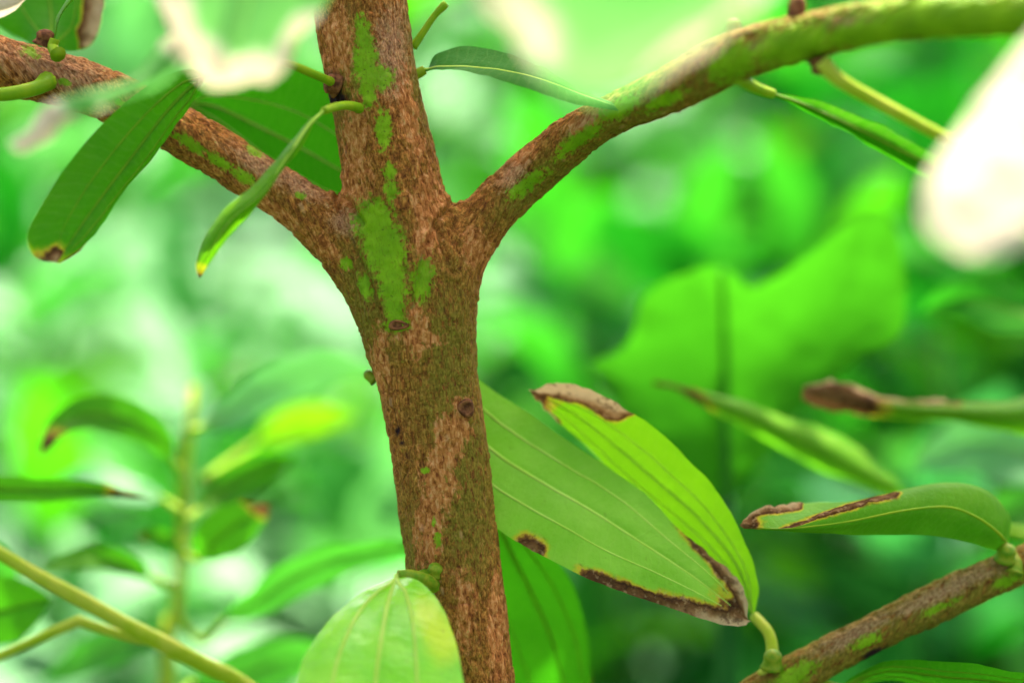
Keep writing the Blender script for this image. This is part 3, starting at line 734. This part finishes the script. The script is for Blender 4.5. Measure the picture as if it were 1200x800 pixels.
leaf(ribbon([(985, 805, 1.02), (1040, 786, 1.02), (1100, 792, 1.01), (1170, 798, 1.0), (1260, 810, .99), (1350, 840, .98)], 30, .9), 'leaf_under', petiole=[(950, 795, 1.02)], n=40, m=15, seed=73, vmat='vein_dark',
     label='dark leaf at the bottom edge below the low branch')
# -- under the right branch
leaf([[(905, 108, .945), (935, 112, .945), (1000, 130, .94), (1060, 160, .935), (1110, 190, .93), (1180, 240, .92), (1240, 290, .915)],
      [(905, 110, .945), (940, 122, .94), (995, 146, .93), (1055, 176, .925), (1105, 202, .92), (1175, 246, .917), (1240, 291, .915)],
      [(905, 112, .945), (940, 130, .945), (990, 158, .94), (1050, 192, .935), (1100, 214, .93), (1170, 255, .92), (1240, 292, .915)]],
     'leaf_under', petiole=[(862, 90, .93), (885, 103, .938)], pr=.002, veins=((0, .0008),), vmat='vein_dark', n=40, m=15, seed=81, label='narrow leaf slanting down under the right branch')
leaf(ribbon([(1150, 182, .90), (1220, 230, .88), (1300, 330, .87), (1350, 440, .87)], 55, .2), 'leaf_mid', petiole=[(962, 72, .906), (985, 95, .906), (1040, 126, .905), (1100, 158, .902)], pr=.0021, n=40, m=15, seed=82, pmat='stem_yellow')

# -- out of focus leaves in front, lit by the sun
WB = dict(vmat='vein')
leaf([[(330, -330, .80), (240, -240, .79), (195, -100, .785), (185, -20, .78), (212, 50, .78), (238, 92, .78), (256, 104, .78)],
      [(330, -330, .80), (320, -200, .79), (305, -80, .78), (285, 20, .775), (268, 76, .775), (258, 102, .78)],
      [(330, -330, .80), (400, -230, .80), (415, -90, .80), (385, 5, .795), (348, 44, .79), (318, 92, .785), (288, 88, .78), (260, 103, .78)]],
     'leaf_burnt', n=60, m=31, seed=91, label='blurred sunlit leaf with whitened lobes at the top left of the trunk', veins=((0, .001),), wave=.006,
     petiole=[(360, -520, .86), (350, -420, .82)],
     burn=lambda u, v: np.maximum(.5 + (u - .93 + .10 * np.abs(v)) * 5, .5 + (np.abs(v) - .72 - .7 * (1 - sm(u, .60, .76))) * 1.6))
leaf([[(1180, -260, .66), (1060, -200, .655), (930, -30, .65), (850, 30, .65), (790, 70, .65), (730, 108, .65), (680, 112, .65), (630, 75, .65), (600, 30, .65)],
      [(1180, -260, .66), (1040, -210, .64), (900, -100, .635), (780, -20, .635), (700, 20, .64), (640, 30, .645), (600, 20, .65)],
      [(1180, -260, .66), (1020, -250, .65), (860, -200, .65), (720, -140, .65), (620, -80, .65), (570, -20, .65), (580, 10, .65), (600, 20, .65)]],
     'leaf_burnt', n=60, m=31, seed=92, label='large blurred pale leaf across the top, over the right branch', veins=((0, .001),), wave=.005,
     petiole=[(1400, -420, .72), (1280, -330, .68)],
     burn=lambda u, v: np.maximum(.5 + (u - .93) * 5, .5 + (-v - .80 - .6 * (1 - sm(u, .50, .56)) - .5 * sm(u, .72, .8)) * 2))
leaf([[(1420, -140, .80), (1330, -80, .785), (1240, 0, .76), (1160, 100, .725), (1112, 170, .70), (1082, 230, .68), (1090, 275, .67), (1130, 298, .665)],
      [(1420, -140, .80), (1370, -20, .775), (1290, 90, .74), (1220, 180, .705), (1160, 255, .68), (1130, 298, .665)],
      [(1420, -140, .80), (1420, 0, .785), (1370, 110, .75), (1290, 220, .71), (1210, 280, .685), (1165, 300, .67), (1130, 298, .665)]],
     'leaf_burnt', n=60, m=31, seed=93, label='blurred white scorched leaf at the right edge under the right branch', veins=((0, .001),), wave=.006,
     petiole=[(1580, -260, .82), (1500, -200, .81)], burn=lambda u, v: .5 + (u - .16) * 2.4)
leaf([[(240, 10, .825), (205, 40, .820), (165, 84, .815), (108, 108, .815), (62, 124, .815), (30, 150, .815), (8, 166, .815)],
      [(240, 12, .825), (210, 55, .815), (170, 96, .810), (112, 116, .810), (70, 132, .810), (42, 160, .810), (18, 178, .815)],
      [(240, 14, .825), (218, 66, .820), (178, 108, .815), (116, 126, .815), (84, 138, .815), (56, 162, .815), (26, 180, .815)]],
     'leaf_burnt', n=60, m=19, seed=94, label='small blurred twisted leaf with white tatters in front of the left branch', veins=((0, .0008),), wave=.006,
     petiole=[(260, -70, .87), (250, -30, .845)], burn=lambda u, v: np.maximum(.5 + (u - .74) * 4, np.maximum(.62 - 6 * np.abs(u - .62) - .3 * (1 - v), .5 + (np.abs(u - .16) * -6 + .55))))

# -- twigs, scars and buds on the limbs
tube_obj('twig', [P(484, 56, 1.0), P(496, 38, 1.0), P(508, 20, 1.0), P(519, 8, 1.0), P(523, 4, 1.0)], [.0017, .0015, .0014, .0018, .0016], M['petiole'], None, 10, 20, .1)
keep(bpy.data.objects[-1] if False else [o for o in COL.objects if o.name == 'twig'][0], TREE)
def stub(name, px, py, d, dirpx, ln, r, mat):
    """short knob: dirpx is its direction in the picture plane plus depth"""
    a = P(px, py, d); dv = dirpx[0] * RGT - dirpx[1] * UPV + dirpx[2] * FWD; dv = dv / np.linalg.norm(dv)
    ts = np.linspace(0, 1, 7); pts = a + dv[None] * (ts * ln)[:, None]
    v, f = tube(pts, r * np.array([1.25, 1.05, .95, .95, 1.0, .85, .45]), 12, lump=.25, seed=px)
    return keep(obj(name, mesh_np(name, v, f), mat), TREE)
def scar(px, py, d, rx, ry, tilt=0):
    """healed leaf scar: raised rim round a sunken corky middle"""
    c = P(px, py, d); n = 24
    prof = [(1.25, .0006), (1.1, -.0012), (.9, -.0016), (.68, -.0012), (.5, -.0004), (.2, -.0006)]
    v = []; th = np.linspace(0, 2 * math.pi, n, endpoint=False)
    for s, z in prof:
        jit = 1 + .1 * np.sin(3 * th + px)
        v.append(c + (np.cos(th) * rx * s * jit)[:, None] * KPX * (RGT * math.cos(tilt) + UPV * math.sin(tilt)) + (np.sin(th) * ry * s * jit)[:, None] * KPX * (UPV * math.cos(tilt) - RGT * math.sin(tilt)) + FWD * z)
    v = np.vstack(v + [c[None] + FWD * -.0004]); f = []
    for i in range(len(prof) - 1):
        for j in range(n): f.append((i * n + j, i * n + (j + 1) % n, (i + 1) * n + (j + 1) % n, (i + 1) * n + j))
    for j in range(n): f.append(((len(prof) - 1) * n + j, (len(prof) - 1) * n + (j + 1) % n, len(prof) * n))
    me = mesh_np('leaf_scar', v, f); return keep(obj('leaf_scar', me, M['scar']), TREE)
rt = 118 * KPX / 2
scar(467, 381, 1 - rt * .955, 10, 5)
scar(546, 478, 1 - rt * .78, 8, 9, .3)
stub('bud', 497, 680, 1 - rt * .82, (-.8, -.1, -.6), .009, .0042, M['bud'])
stub('bud', 508, 672, 1 - rt * .80, (.3, -.8, -.5), .005, .0032, M['bud'])
stub('bud', 394, 100, 1 - rt * .60, (-.8, -.2, -.5), .005, .0042, M['scar'])
stub('bud', 440, 446, 1.006, (-.7, -.6, 0.2), .006, .0022, M['bud'])
stub('bud', 932, 30, .915, (.1, -1, 0), .012, .0035, M['scar'])
stub('bud', 1076, 4, .885, (-.1, -1, 0), .012, .0038, M['scar'])
stub('bud', 860, 44, .932, (0, -1, 0), .007, .003, M['bud'])
stub('bud', 960, 70, .908, (.2, 1, 0), .006, .004, M['scar'])
stub('bud', 782, 124, .955, (.9, .3, 0), .006, .002, M['scar'])
stub('bud', 1178, 655, 1.022, (.1, -1, -.5), .007, .0042, M['bud'])
stub('bud', 905, 782, 1.015, (0, -1, -.3), .008, .0042, M['bud'])
stub('bud', 52, 52, .985, (.3, -1, -.3), .006, .004, M['scar'])

# ------------------------------------------------------------------ leaf shapes shared by the background plants
def leaf_proto(i, droop, fold, wide, tw):
    n, m = 13, 7
    u = np.linspace(0, 1, n); v = np.linspace(-1, 1, m)
    pr = np.maximum(np.sin(math.pi * u ** .85) ** .8, .02) * wide
    ang = -droop * u + .25 * droop
    x = np.concatenate([[0], np.cumsum(np.cos(ang[:-1]) / (n - 1))]); z = np.concatenate([[0], np.cumsum(np.sin(ang[:-1]) / (n - 1))])
    pts = np.zeros((n, m, 3))
    for a in range(n):
        r = tw * u[a]
        for b in range(m):
            w = pr[a] * v[b]; h = abs(w) * fold + .02 * math.sin(u[a] * 9 + i) * abs(v[b])
            pts[a, b] = (x[a] - math.sin(ang[a]) * h, w * math.cos(r) - h * math.sin(r), z[a] + h * math.cos(r) + w * math.sin(r))
    return pts.reshape(-1, 3), grid_faces(n, m)
PROTO = [leaf_proto(i, *a) for i, a in enumerate([(.6, .2, .19, .1), (1.1, .12, .17, -.2), (.25, .35, .16, .3), (1.6, .25, .2, .15), (.8, .05, .22, -.4), (1.3, .3, .15, .5)])]
def make_set(mname):
    out = []
    for v, f in PROTO:
        me = mesh_np('leaf', v, f); me.materials.append(M[mname]); out.append(me)
    return out
LSET = {k: make_set(k) for k in ('bg_mint_sheen', 'bg_green', 'bg_deep', 'bg_lime', 'bg_teal')}
def frame_mat(pos, d, up, s):
    x = Vector(d).normalized(); u = Vector(up); y = u.cross(x)
    if y.length < 1e-4: y = Vector((1, 0, 0)).cross(x)
    y.normalize(); z = x.cross(y)
    m = Matrix((x, y, z)).transposed().to_4x4()
    return Matrix.Translation(Vector(pos)) @ m @ Matrix.Scale(s, 4)
def add_leaf(parent, pos, d, up, s, mset, r):
    o = bpy.data.objects.new('leaf', r.choice(LSET[mset])); COL.objects.link(o); o.parent = parent
    o.matrix_local = frame_mat(pos, d, up, s)
    return o
def shrub(x, y, h, stems, spread, lsize, sets, label, seed, cat='shrub', group='blurred undergrowth shrubs', name='shrub', gap=.07, start=.25):
    r = random.Random(seed)
    t = thing(name, label, cat, group, (x, y, 0))
    for k in range(stems):
        a = 2 * math.pi * (k + r.random() * .7) / stems; sp = spread * r.uniform(.5, 1.1); hh = h * r.uniform(.75, 1.05)
        pts = []
        for i in range(9):
            f = i / 8
            pts.append((math.cos(a) * sp * f ** 1.3 + r.uniform(-.01, .01), math.sin(a) * sp * f ** 1.3 + r.uniform(-.01, .01), hh * f - .03))
        pts = np.array(pts)
        v, f = tube(pts, np.linspace(.007, .0022, 9), 6)
        obj('stem', mesh_np('stem', v, f), M['stem_green'], t)
        q = crom(pts, 80); L = hh; s = start * L; side = r.random() * 6.28
        while s < L:
            i = min(int(s / L * 79), 78); tn = q[i + 1] - q[i]; tn = tn / np.linalg.norm(tn)
            for e in (0, math.pi):
                if r.random() < .12: continue
                th = side + e + r.uniform(-.4, .4)
                d = np.array([math.cos(th), math.sin(th), r.uniform(.0, .6)]) + .3 * tn
                add_leaf(t, q[i], d, (r.uniform(-.35, .35), r.uniform(-.35, .35), 1), lsize * r.uniform(.7, 1.2), r.choice(sets), r)
            side += 1.3 + r.uniform(-.2, .2); s += gap * r.uniform(.8, 1.25)
        add_leaf(t, q[-1], tn + [r.uniform(-.3, .3), r.uniform(-.3, .3), 0], (0, .3, 1), lsize * .8, r.choice(sets), r)
    return t

# ------------------------------------------------------------------ nearer background plants, laid out from the photograph
def plant_root(name, label, cat, x, y): return thing(name, label, cat, None, (x, y, 0))
def blade(parent, spine, w, tilt, mat, seed, pet=None, burn=None, yellow=None, label=None, pr=.0016, veins=((0, .0012),), fold=.25, vmat='vein_dark', pmat='petiole', n=40, m=15):
    if parent is SAP:
        spine = [(a, b, c + .03) for a, b, c in spine]; pet = [(a, b, c + .03) for a, b, c in pet] if pet else None
    return leaf(ribbon(spine, w, tilt, fold), mat, parent, pet, pr, veins, vmat, burn, yellow, n, m, .02, .006, seed, label, 'leaf', pmat)
tipburn = lambda u, v: np.minimum(.5 + (u - .86 + .05 * v) * 3.5, .62)
# sapling at the lower left
b0 = P(200, 1150, 1.260)
SAP = plant_root('sapling', 'blurred sapling with a pale upright stem at the lower left', 'sapling', b0[0], b0[1])
spts = [np.array([b0[0], b0[1], -.03]), P(196, 900, 1.260), P(205, 740, 1.260), P(209, 690, 1.260), P(213, 640, 1.260), P(216, 560, 1.265), P(222, 500, 1.270), P(226, 452, 1.275)]
st = tube_obj('stem', spts, [.005, .0042, .0035, .0033, .003, .003, .0025, .0018], M['stem_yellow'], None, 12, 50, .06); keep(st, SAP)
blade(SAP, [(204, 540, 1.18), (185, 512, 1.17), (150, 490, 1.16), (105, 484, 1.15), (70, 498, 1.14), (46, 532, 1.13)], 24, .35, 'bg_sap', 101, [(216, 560, 1.178)], tipburn)
blade(SAP, [(236, 658, 1.16), (250, 635, 1.15), (275, 615, 1.14), (300, 602, 1.135), (318, 592, 1.13)], 30, .2, 'bg_sap', 102, [(214, 650, 1.17)], tipburn)
blade(SAP, [(208, 636, 1.165), (195, 630, 1.16), (180, 627, 1.155), (160, 630, 1.15)], 10, .2, 'bg_sap', 103, [(213, 640, 1.17)], tipburn)
blade(SAP, [(176, 676, 1.16), (150, 662, 1.15), (115, 652, 1.14), (80, 656, 1.13), (48, 668, 1.12)], 17, .5, 'bg_sap', 104, [(210, 690, 1.172), (195, 684, 1.165)])
blade(SAP, [(262, 728, 1.165), (300, 705, 1.15), (340, 680, 1.14), (395, 655, 1.13), (440, 645, 1.12), (490, 640, 1.11)], 26, .45, 'leaf_teal', 105, [(207, 720, 1.172), (235, 750, 1.17)])
blade(SAP, [(232, 598, 1.19), (265, 572, 1.21), (300, 552, 1.22), (345, 540, 1.23)], 24, .3, 'bg_sap', 106, [(216, 610, 1.176)])
blade(SAP, [(236, 500, 1.2), (270, 482, 1.23), (320, 450, 1.25), (390, 432, 1.26), (450, 440, 1.27)], 34, .7, 'bg_mint_sheen', 107, [(222, 505, 1.183)])
blade(SAP, [(192, 585, 1.2), (160, 575, 1.24), (110, 560, 1.27), (60, 570, 1.3)], 30, 1.0, 'bg_mint_sheen', 109, [(215, 600, 1.18)])
blade(SAP, [(196, 752, 1.19), (150, 750, 1.22), (100, 770, 1.25), (50, 800, 1.27)], 34, .8, 'leaf_teal', 110, [(203, 760, 1.17)])
blade(SAP, [(225, 800, 1.2), (280, 790, 1.22), (350, 770, 1.25), (420, 780, 1.27)], 40, .8, 'leaf_teal', 111, [(200, 820, 1.17)])
blade(SAP, [(300, 520, 1.36), (330, 502, 1.36), (370, 490, 1.36), (420, 488, 1.36)], 20, .2, 'leaf_lime', 112, [(240, 560, 1.2)], label='yellow-green leaf glowing between sapling and trunk')
# yellow-green shoot crossing the lower left corner
b1 = P(520, 1300, 1.08)
SHO = plant_root('young_shoot', 'yellow-green shoot slanting across the lower left corner', 'shoot', b1[0], b1[1])
st = tube_obj('stem', [np.array([b1[0], b1[1], -.03]), P(470, 1050, 1.075), P(390, 900, 1.07), P(290, 806, 1.065), P(240, 779, 1.063), P(190, 753, 1.06), P(140, 727, 1.06), P(95, 702, 1.055), P(40, 672, 1.05), P(0, 648, 1.05), P(-80, 600, 1.045), P(-160, 540, 1.04)],
              [.0055, .005, .0046, .0040, .0038, .0041, .0034, .0036, .0031, .003, .0026, .002], M['stem_yellow'], None, 14, 110, .06); keep(st, SHO)
tw = tube_obj('side_twig', [P(190, 754, 1.06), P(140, 742, 1.066), P(95, 726, 1.07), P(45, 748, 1.075), P(0, 768, 1.08), P(-60, 790, 1.08)][2:] , [.0026, .0024, .0023, .0018], M['stem_yellow'], None, 10, 30, .08); keep(tw, SHO)
tw = tube_obj('side_twig', [P(188, 752, 1.06), P(160, 748, 1.065), P(125, 738, 1.068), P(92, 727, 1.07)], [.0022, .0023, .0023, .0026], M['stem_yellow'], None, 10, 24, .08); keep(tw, SHO)
blade(SHO, [(-120, 556, 1.1), (-60, 566, 1.1), (0, 572, 1.1), (60, 573, 1.1), (120, 572, 1.1), (174, 584, 1.1)], 17, .35, 'bg_sap', 121, [(-150, 545, 1.045)], lambda u, v: np.minimum(.5 + (u - .86) * 4, .62), label='long dark leaf with brown tip entering from the left edge')
blade(SHO, [(-50, 720, 1.11), (0, 715, 1.12), (40, 705, 1.12), (62, 700, 1.12)], 42, .3, 'bg_sap', 122, [(-60, 790, 1.08)])
blade(SHO, [(-60, 650, 1.14), (-20, 660, 1.15), (20, 690, 1.16)], 30, .3, 'leaf_teal', 123)
# shrub at the right edge: leaves with brown tips reaching in
b2 = P(1380, 1100, 1.2)
RSH = plant_root('shrub', 'shrub at the right edge reaching in with narrow brown-tipped leaves', 'shrub', b2[0], b2[1])
st = tube_obj('stem', [np.array([b2[0], b2[1], -.03]), P(1390, 900, 1.2), P(1370, 700, 1.2), P(1330, 560, 1.19), P(1320, 470, 1.18), P(1330, 300, 1.18)], [.006, .005, .0045, .004, .003, .002], M['stem_green'], None, 12, 40, .06); keep(st, RSH)
leaf([[(1300, 480, 1.16), (1250, 462, 1.14), (1180, 468, 1.13), (1101, 467, 1.13), (1050, 470, 1.13), (1015, 460, 1.13), (975, 446, 1.125), (942, 452, 1.12)],
      [(1300, 484, 1.16), (1250, 488, 1.125), (1180, 488, 1.115), (1100, 482, 1.115), (1050, 478, 1.115), (1010, 470, 1.115), (975, 460, 1.115), (940, 460, 1.12)],
      [(1300, 488, 1.16), (1250, 512, 1.14), (1180, 506, 1.13), (1077, 494, 1.13), (1030, 490, 1.13), (990, 484, 1.125), (960, 478, 1.12), (940, 468, 1.12)]],
     'leaf_fresh', RSH, [(1320, 470, 1.18)], .002, ((0, .001),), 'vein_dark', seed=131, label='blurred leaf from the right edge with a brown rolled tip', n=60, m=19,
     burn=lambda u, v: np.maximum(np.minimum(.56 + (u - .80) * 3, .64), .5 + (-v - .55 - 1.5 * (1 - sm(u, .48, .56))) * 1.6))
leaf([[(1070, 590, 1.18), (1052, 566, 1.17), (1005, 525, 1.17), (950, 498, 1.165), (905, 484, 1.16), (850, 464, 1.155), (800, 450, 1.15), (765, 446, 1.15)],
      [(1070, 592, 1.18), (1040, 572, 1.165), (990, 545, 1.155), (940, 518, 1.15), (890, 494, 1.147), (845, 474, 1.145), (800, 456, 1.145), (765, 448, 1.15)],
      [(1070, 594, 1.18), (1030, 576, 1.175), (980, 558, 1.17), (930, 534, 1.165), (880, 506, 1.16), (838, 486, 1.155), (795, 462, 1.15), (765, 450, 1.15)]],
     'leaf_fresh', RSH, [(1370, 700, 1.2), (1250, 640, 1.2), (1150, 615, 1.19)], .0018, ((0, .001),), 'vein_dark', seed=132, label='blurred narrow leaf slanting between lobed leaf and low branch', n=60, m=19, burn=lambda u, v: np.minimum(.5 + (u - .84 + .05 * v) * 3.5, .64))
blade(RSH, [(1260, 560, 1.25), (1200, 530, 1.27), (1140, 520, 1.29), (1070, 545, 1.3)], 42, .3, 'bg_mint_sheen', 133, [(1330, 560, 1.19)])
blade(RSH, [(1280, 640, 1.25), (1230, 610, 1.27), (1180, 600, 1.3), (1120, 620, 1.32)], 36, .5, 'leaf_teal', 134, [(1350, 620, 1.195)])
blade(RSH, [(1230, 380, 1.2), (1180, 360, 1.22), (1130, 350, 1.24), (1080, 365, 1.26)], 36, .5, 'bg_green', 135, [(1325, 400, 1.18)])
# the broad lobed leaf
b3 = P(850, 1200, 1.250)
BRD = plant_root('broad_leaved_plant', 'plant with one broad lobed leaf glowing green right of the trunk', 'plant', b3[0], b3[1])
BL = leaf([[(690, 426, 1.240), (735, 404, 1.240), (757, 345, 1.235), (800, 322, 1.240), (845, 310, 1.250), (882, 338, 1.255), (945, 300, 1.240), (995, 258, 1.230), (1030, 246, 1.220), (1052, 276, 1.220), (1062, 330, 1.220)],
      [(690, 428, 1.240), (740, 450, 1.245), (790, 445, 1.255), (850, 440, 1.270), (905, 420, 1.265), (960, 385, 1.250), (1010, 350, 1.235), (1045, 332, 1.225), (1063, 332, 1.220)],
      [(690, 430, 1.240), (740, 500, 1.235), (800, 550, 1.240), (850, 588, 1.255), (890, 545, 1.250), (930, 485, 1.240), (1000, 428, 1.230), (1055, 392, 1.225), (1064, 335, 1.220)]],
     'bg_broad', BRD, None, .004, (), n=60, m=31, seed=141, wave=.006, bulge=.0, label='broad lobed leaf lit through from behind')
tv, tf = tube(crom([P(852, 1000, 1.270), P(855, 700, 1.262), P(851, 588, 1.254)], 20), np.linspace(.006, .004, 20), 10)
keep(obj('petiole', mesh_np('petiole', tv, tf), M['bg_rib']), BL)
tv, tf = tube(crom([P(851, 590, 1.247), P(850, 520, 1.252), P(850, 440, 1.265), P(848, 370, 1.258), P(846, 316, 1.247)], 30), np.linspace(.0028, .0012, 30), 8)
keep(obj('vein', mesh_np('vein', tv, tf), M['broad_rib_shadow']), BL)  # midrib, coloured darker to stand in for the stem's shadow band
tv, tf = tube(crom([P(852, 1000, 1.270), P(852, 800, 1.275), P(851, 588, 1.275), P(850, 440, 1.290), P(849, 350, 1.290)], 40), np.linspace(.008, .004, 40), 10)
keep(obj('stem', mesh_np('stem', tv, tf), M['bg_rib']), BRD)
tv, tf = tube(np.array([[b3[0], b3[1], -.03], (P(852, 1000, 1.270) + [b3[0], b3[1], 0]) / [2, 2, 2], P(852, 990, 1.270)]), [.011, .0095, .008], 10)
keep(obj('stem', mesh_np('stem', tv, tf), M['bg_rib']), BRD)

# ------------------------------------------------------------------ undergrowth behind
LIGHT = ['bg_mint_sheen', 'bg_mint_sheen', 'bg_mint_sheen', 'bg_mint_sheen', 'bg_mint_sheen', 'bg_green', 'bg_lime', 'bg_deep']
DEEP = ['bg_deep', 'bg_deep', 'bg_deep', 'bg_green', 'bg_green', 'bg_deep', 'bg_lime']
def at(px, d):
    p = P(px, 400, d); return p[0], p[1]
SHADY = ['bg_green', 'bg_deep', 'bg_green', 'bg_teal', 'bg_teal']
MIXED = ['bg_mint_sheen', 'bg_mint_sheen', 'bg_green', 'bg_lime', 'bg_green']
SH = [(90, 1.95, .76, LIGHT, 'blurred pale mint shrub behind the sapling, low at the left'),
      (330, 2.0, .78, LIGHT, 'blurred pale shrub between the sapling and the trunk'),
      (650, 2.05, .80, MIXED, 'blurred shrub just right of the trunk, behind the pale leaf'),
      (960, 2.1, .92, SHADY, 'dark blurred shrub low behind the low branch'),
      (1200, 1.95, 1.03, DEEP, 'dark green blurred shrub behind the narrow leaves at the right edge'),
      (-110, 1.9, .78, LIGHT, 'blurred pale shrub cut by the left edge, below the hanging leaf'),
      (0, 2.5, .9, LIGHT, 'blurred mint shrub behind the tip of the long hanging leaf'),
      (230, 2.6, .92, LIGHT, 'blurred mint shrub seen under the left branch'),
      (440, 2.5, .95, LIGHT, 'blurred mint shrub largely hidden behind the trunk'),
      (680, 2.4, .93, DEEP, 'dark blurred shrub between the trunk and the broad lobed leaf'),
      (900, 2.5, 1.15, MIXED, 'blurred green shrub behind the broad lobed leaf'),
      (1130, 2.6, 1.2, DEEP, 'blurred deep green shrub under the outer right branch'),
      (1360, 2.5, 1.2, DEEP, 'blurred deep green shrub cut by the right edge behind the white leaf'),
      (120, 3.4, 1.35, LIGHT, 'far mint shrub glimpsed above the left branch'),
      (560, 3.4, 1.4, LIGHT, 'far pale shrub glimpsed right of the upper trunk'),
      (800, 3.4, 1.4, MIXED, 'far shrub glimpsed over the middle of the right branch'),
      (1050, 3.3, 1.4, DEEP, 'far deep green shrub between right branch and lobed leaf')]
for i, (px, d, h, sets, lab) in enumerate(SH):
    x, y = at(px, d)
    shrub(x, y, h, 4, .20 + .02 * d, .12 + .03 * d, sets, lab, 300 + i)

# far foliage as one mass
def mass(name, n, box, lsize, mats, seed, label, pick):
    r = np.random.default_rng(seed)
    V, F, mi = [], [], []; off = 0
    tiny = [leaf_proto(i, *a) for i, a in enumerate([(.8, .2, .22, .1), (1.3, .15, .2, -.3), (.3, .3, .2, .3)])]
    small = []
    for v, f in tiny:
        vv = v.reshape(13, 7, 3)[::3, ::3].reshape(-1, 3); small.append((vv, grid_faces(5, 3)))
    for k in range(n):
        p = box(r); s = lsize * r.uniform(.7, 1.4)
        a = r.uniform(0, 6.28); d = (math.cos(a), math.sin(a), r.uniform(-.3, .6))
        m = np.array(frame_mat(p, d, (r.uniform(-.4, .4), r.uniform(-.75, .15), 1), s))
        v, f = small[r.integers(3)]
        V.append(v @ m[:3, :3].T + m[:3, 3]); F.append(f + off); off += len(v); mi.append(np.full(len(f), pick(r, p)))
    me = mesh_np(name, np.vstack(V), np.vstack(F))
    for mm in mats: me.materials.append(M[mm])
    me.polygons.foreach_set('material_index', np.concatenate(mi).astype(np.int32))
    o = obj(name, me); o['kind'] = 'stuff'; o['label'] = label; o['category'] = 'foliage'
    return o
def bank(r):
    x, y = r.uniform(-4.5, 4.5), 3.0 + 6 * r.random()
    return (x, y, float(slope(y)) + .06 + .42 * r.random())
mass('distant_foliage', 11000, bank, .25, ['bg_mint_sheen', 'bg_green', 'bg_lime', 'bg_deep', 'bg_teal'], 5, 'mass of blurred sunlit green leaves filling the far background',
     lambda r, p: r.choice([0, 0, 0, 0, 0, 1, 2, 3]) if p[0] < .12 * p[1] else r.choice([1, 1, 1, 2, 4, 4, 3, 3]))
mass('ground_cover', 5000, lambda r: (r.uniform(-3.5, 3.5), .3 + 4 * r.random(), r.random() * .35), .13, ['bg_green', 'bg_mint_sheen', 'bg_deep', 'bg_teal'], 6, 'low green ground cover under the shrubs', lambda r, p: r.choice([1, 1, 1, 0]) if p[0] < .1 else r.choice([0, 0, 3, 3, 2]))

# ------------------------------------------------------------------ unseen leaves added above the frame, banded along the sun to shade the trunk
def shade_crown():
    r = np.random.default_rng(3); V, F = [], []; off = 0
    side = np.cross(SUN_DIR, RGT); side /= np.linalg.norm(side)
    xs = np.cross(side, SUN_DIR)
    if side[2] < 0: side = -side
    c0 = np.array([0, 0, 1.0])
    small = [(v.reshape(13, 7, 3)[::2, ::2].reshape(-1, 3), grid_faces(7, 4)) for v, f in PROTO]
    k = 0
    while k < 760:
        a = r.uniform(-.62, .62); s = r.uniform(-.09, .04); t = r.uniform(.42, 1.15)
        p = c0 + a * xs + s * side + t * SUN_DIR
        q = p - CAM; dd = q @ FWD
        if dd > .2 and abs(q @ RGT) < .30 * dd and (q @ UPV) / dd < .235: continue
        ang = r.uniform(0, 6.28); d = (math.cos(ang), math.sin(ang), r.uniform(-.7, .1))
        m = np.array(frame_mat(p, d, (r.uniform(-.5, .5), r.uniform(-.5, .5), 1), .13 * r.uniform(.7, 1.2)))
        v, f = small[r.integers(6)]
        V.append(v @ m[:3, :3].T + m[:3, 3]); F.append(f + off); off += len(v); k += 1
    me = mesh_np('shade_crown', np.vstack(V), np.vstack(F)); o = obj('shade_crown', me, M['leaf_dark']); o['kind'] = 'stuff'; keep(o, TREE)
shade_crown()
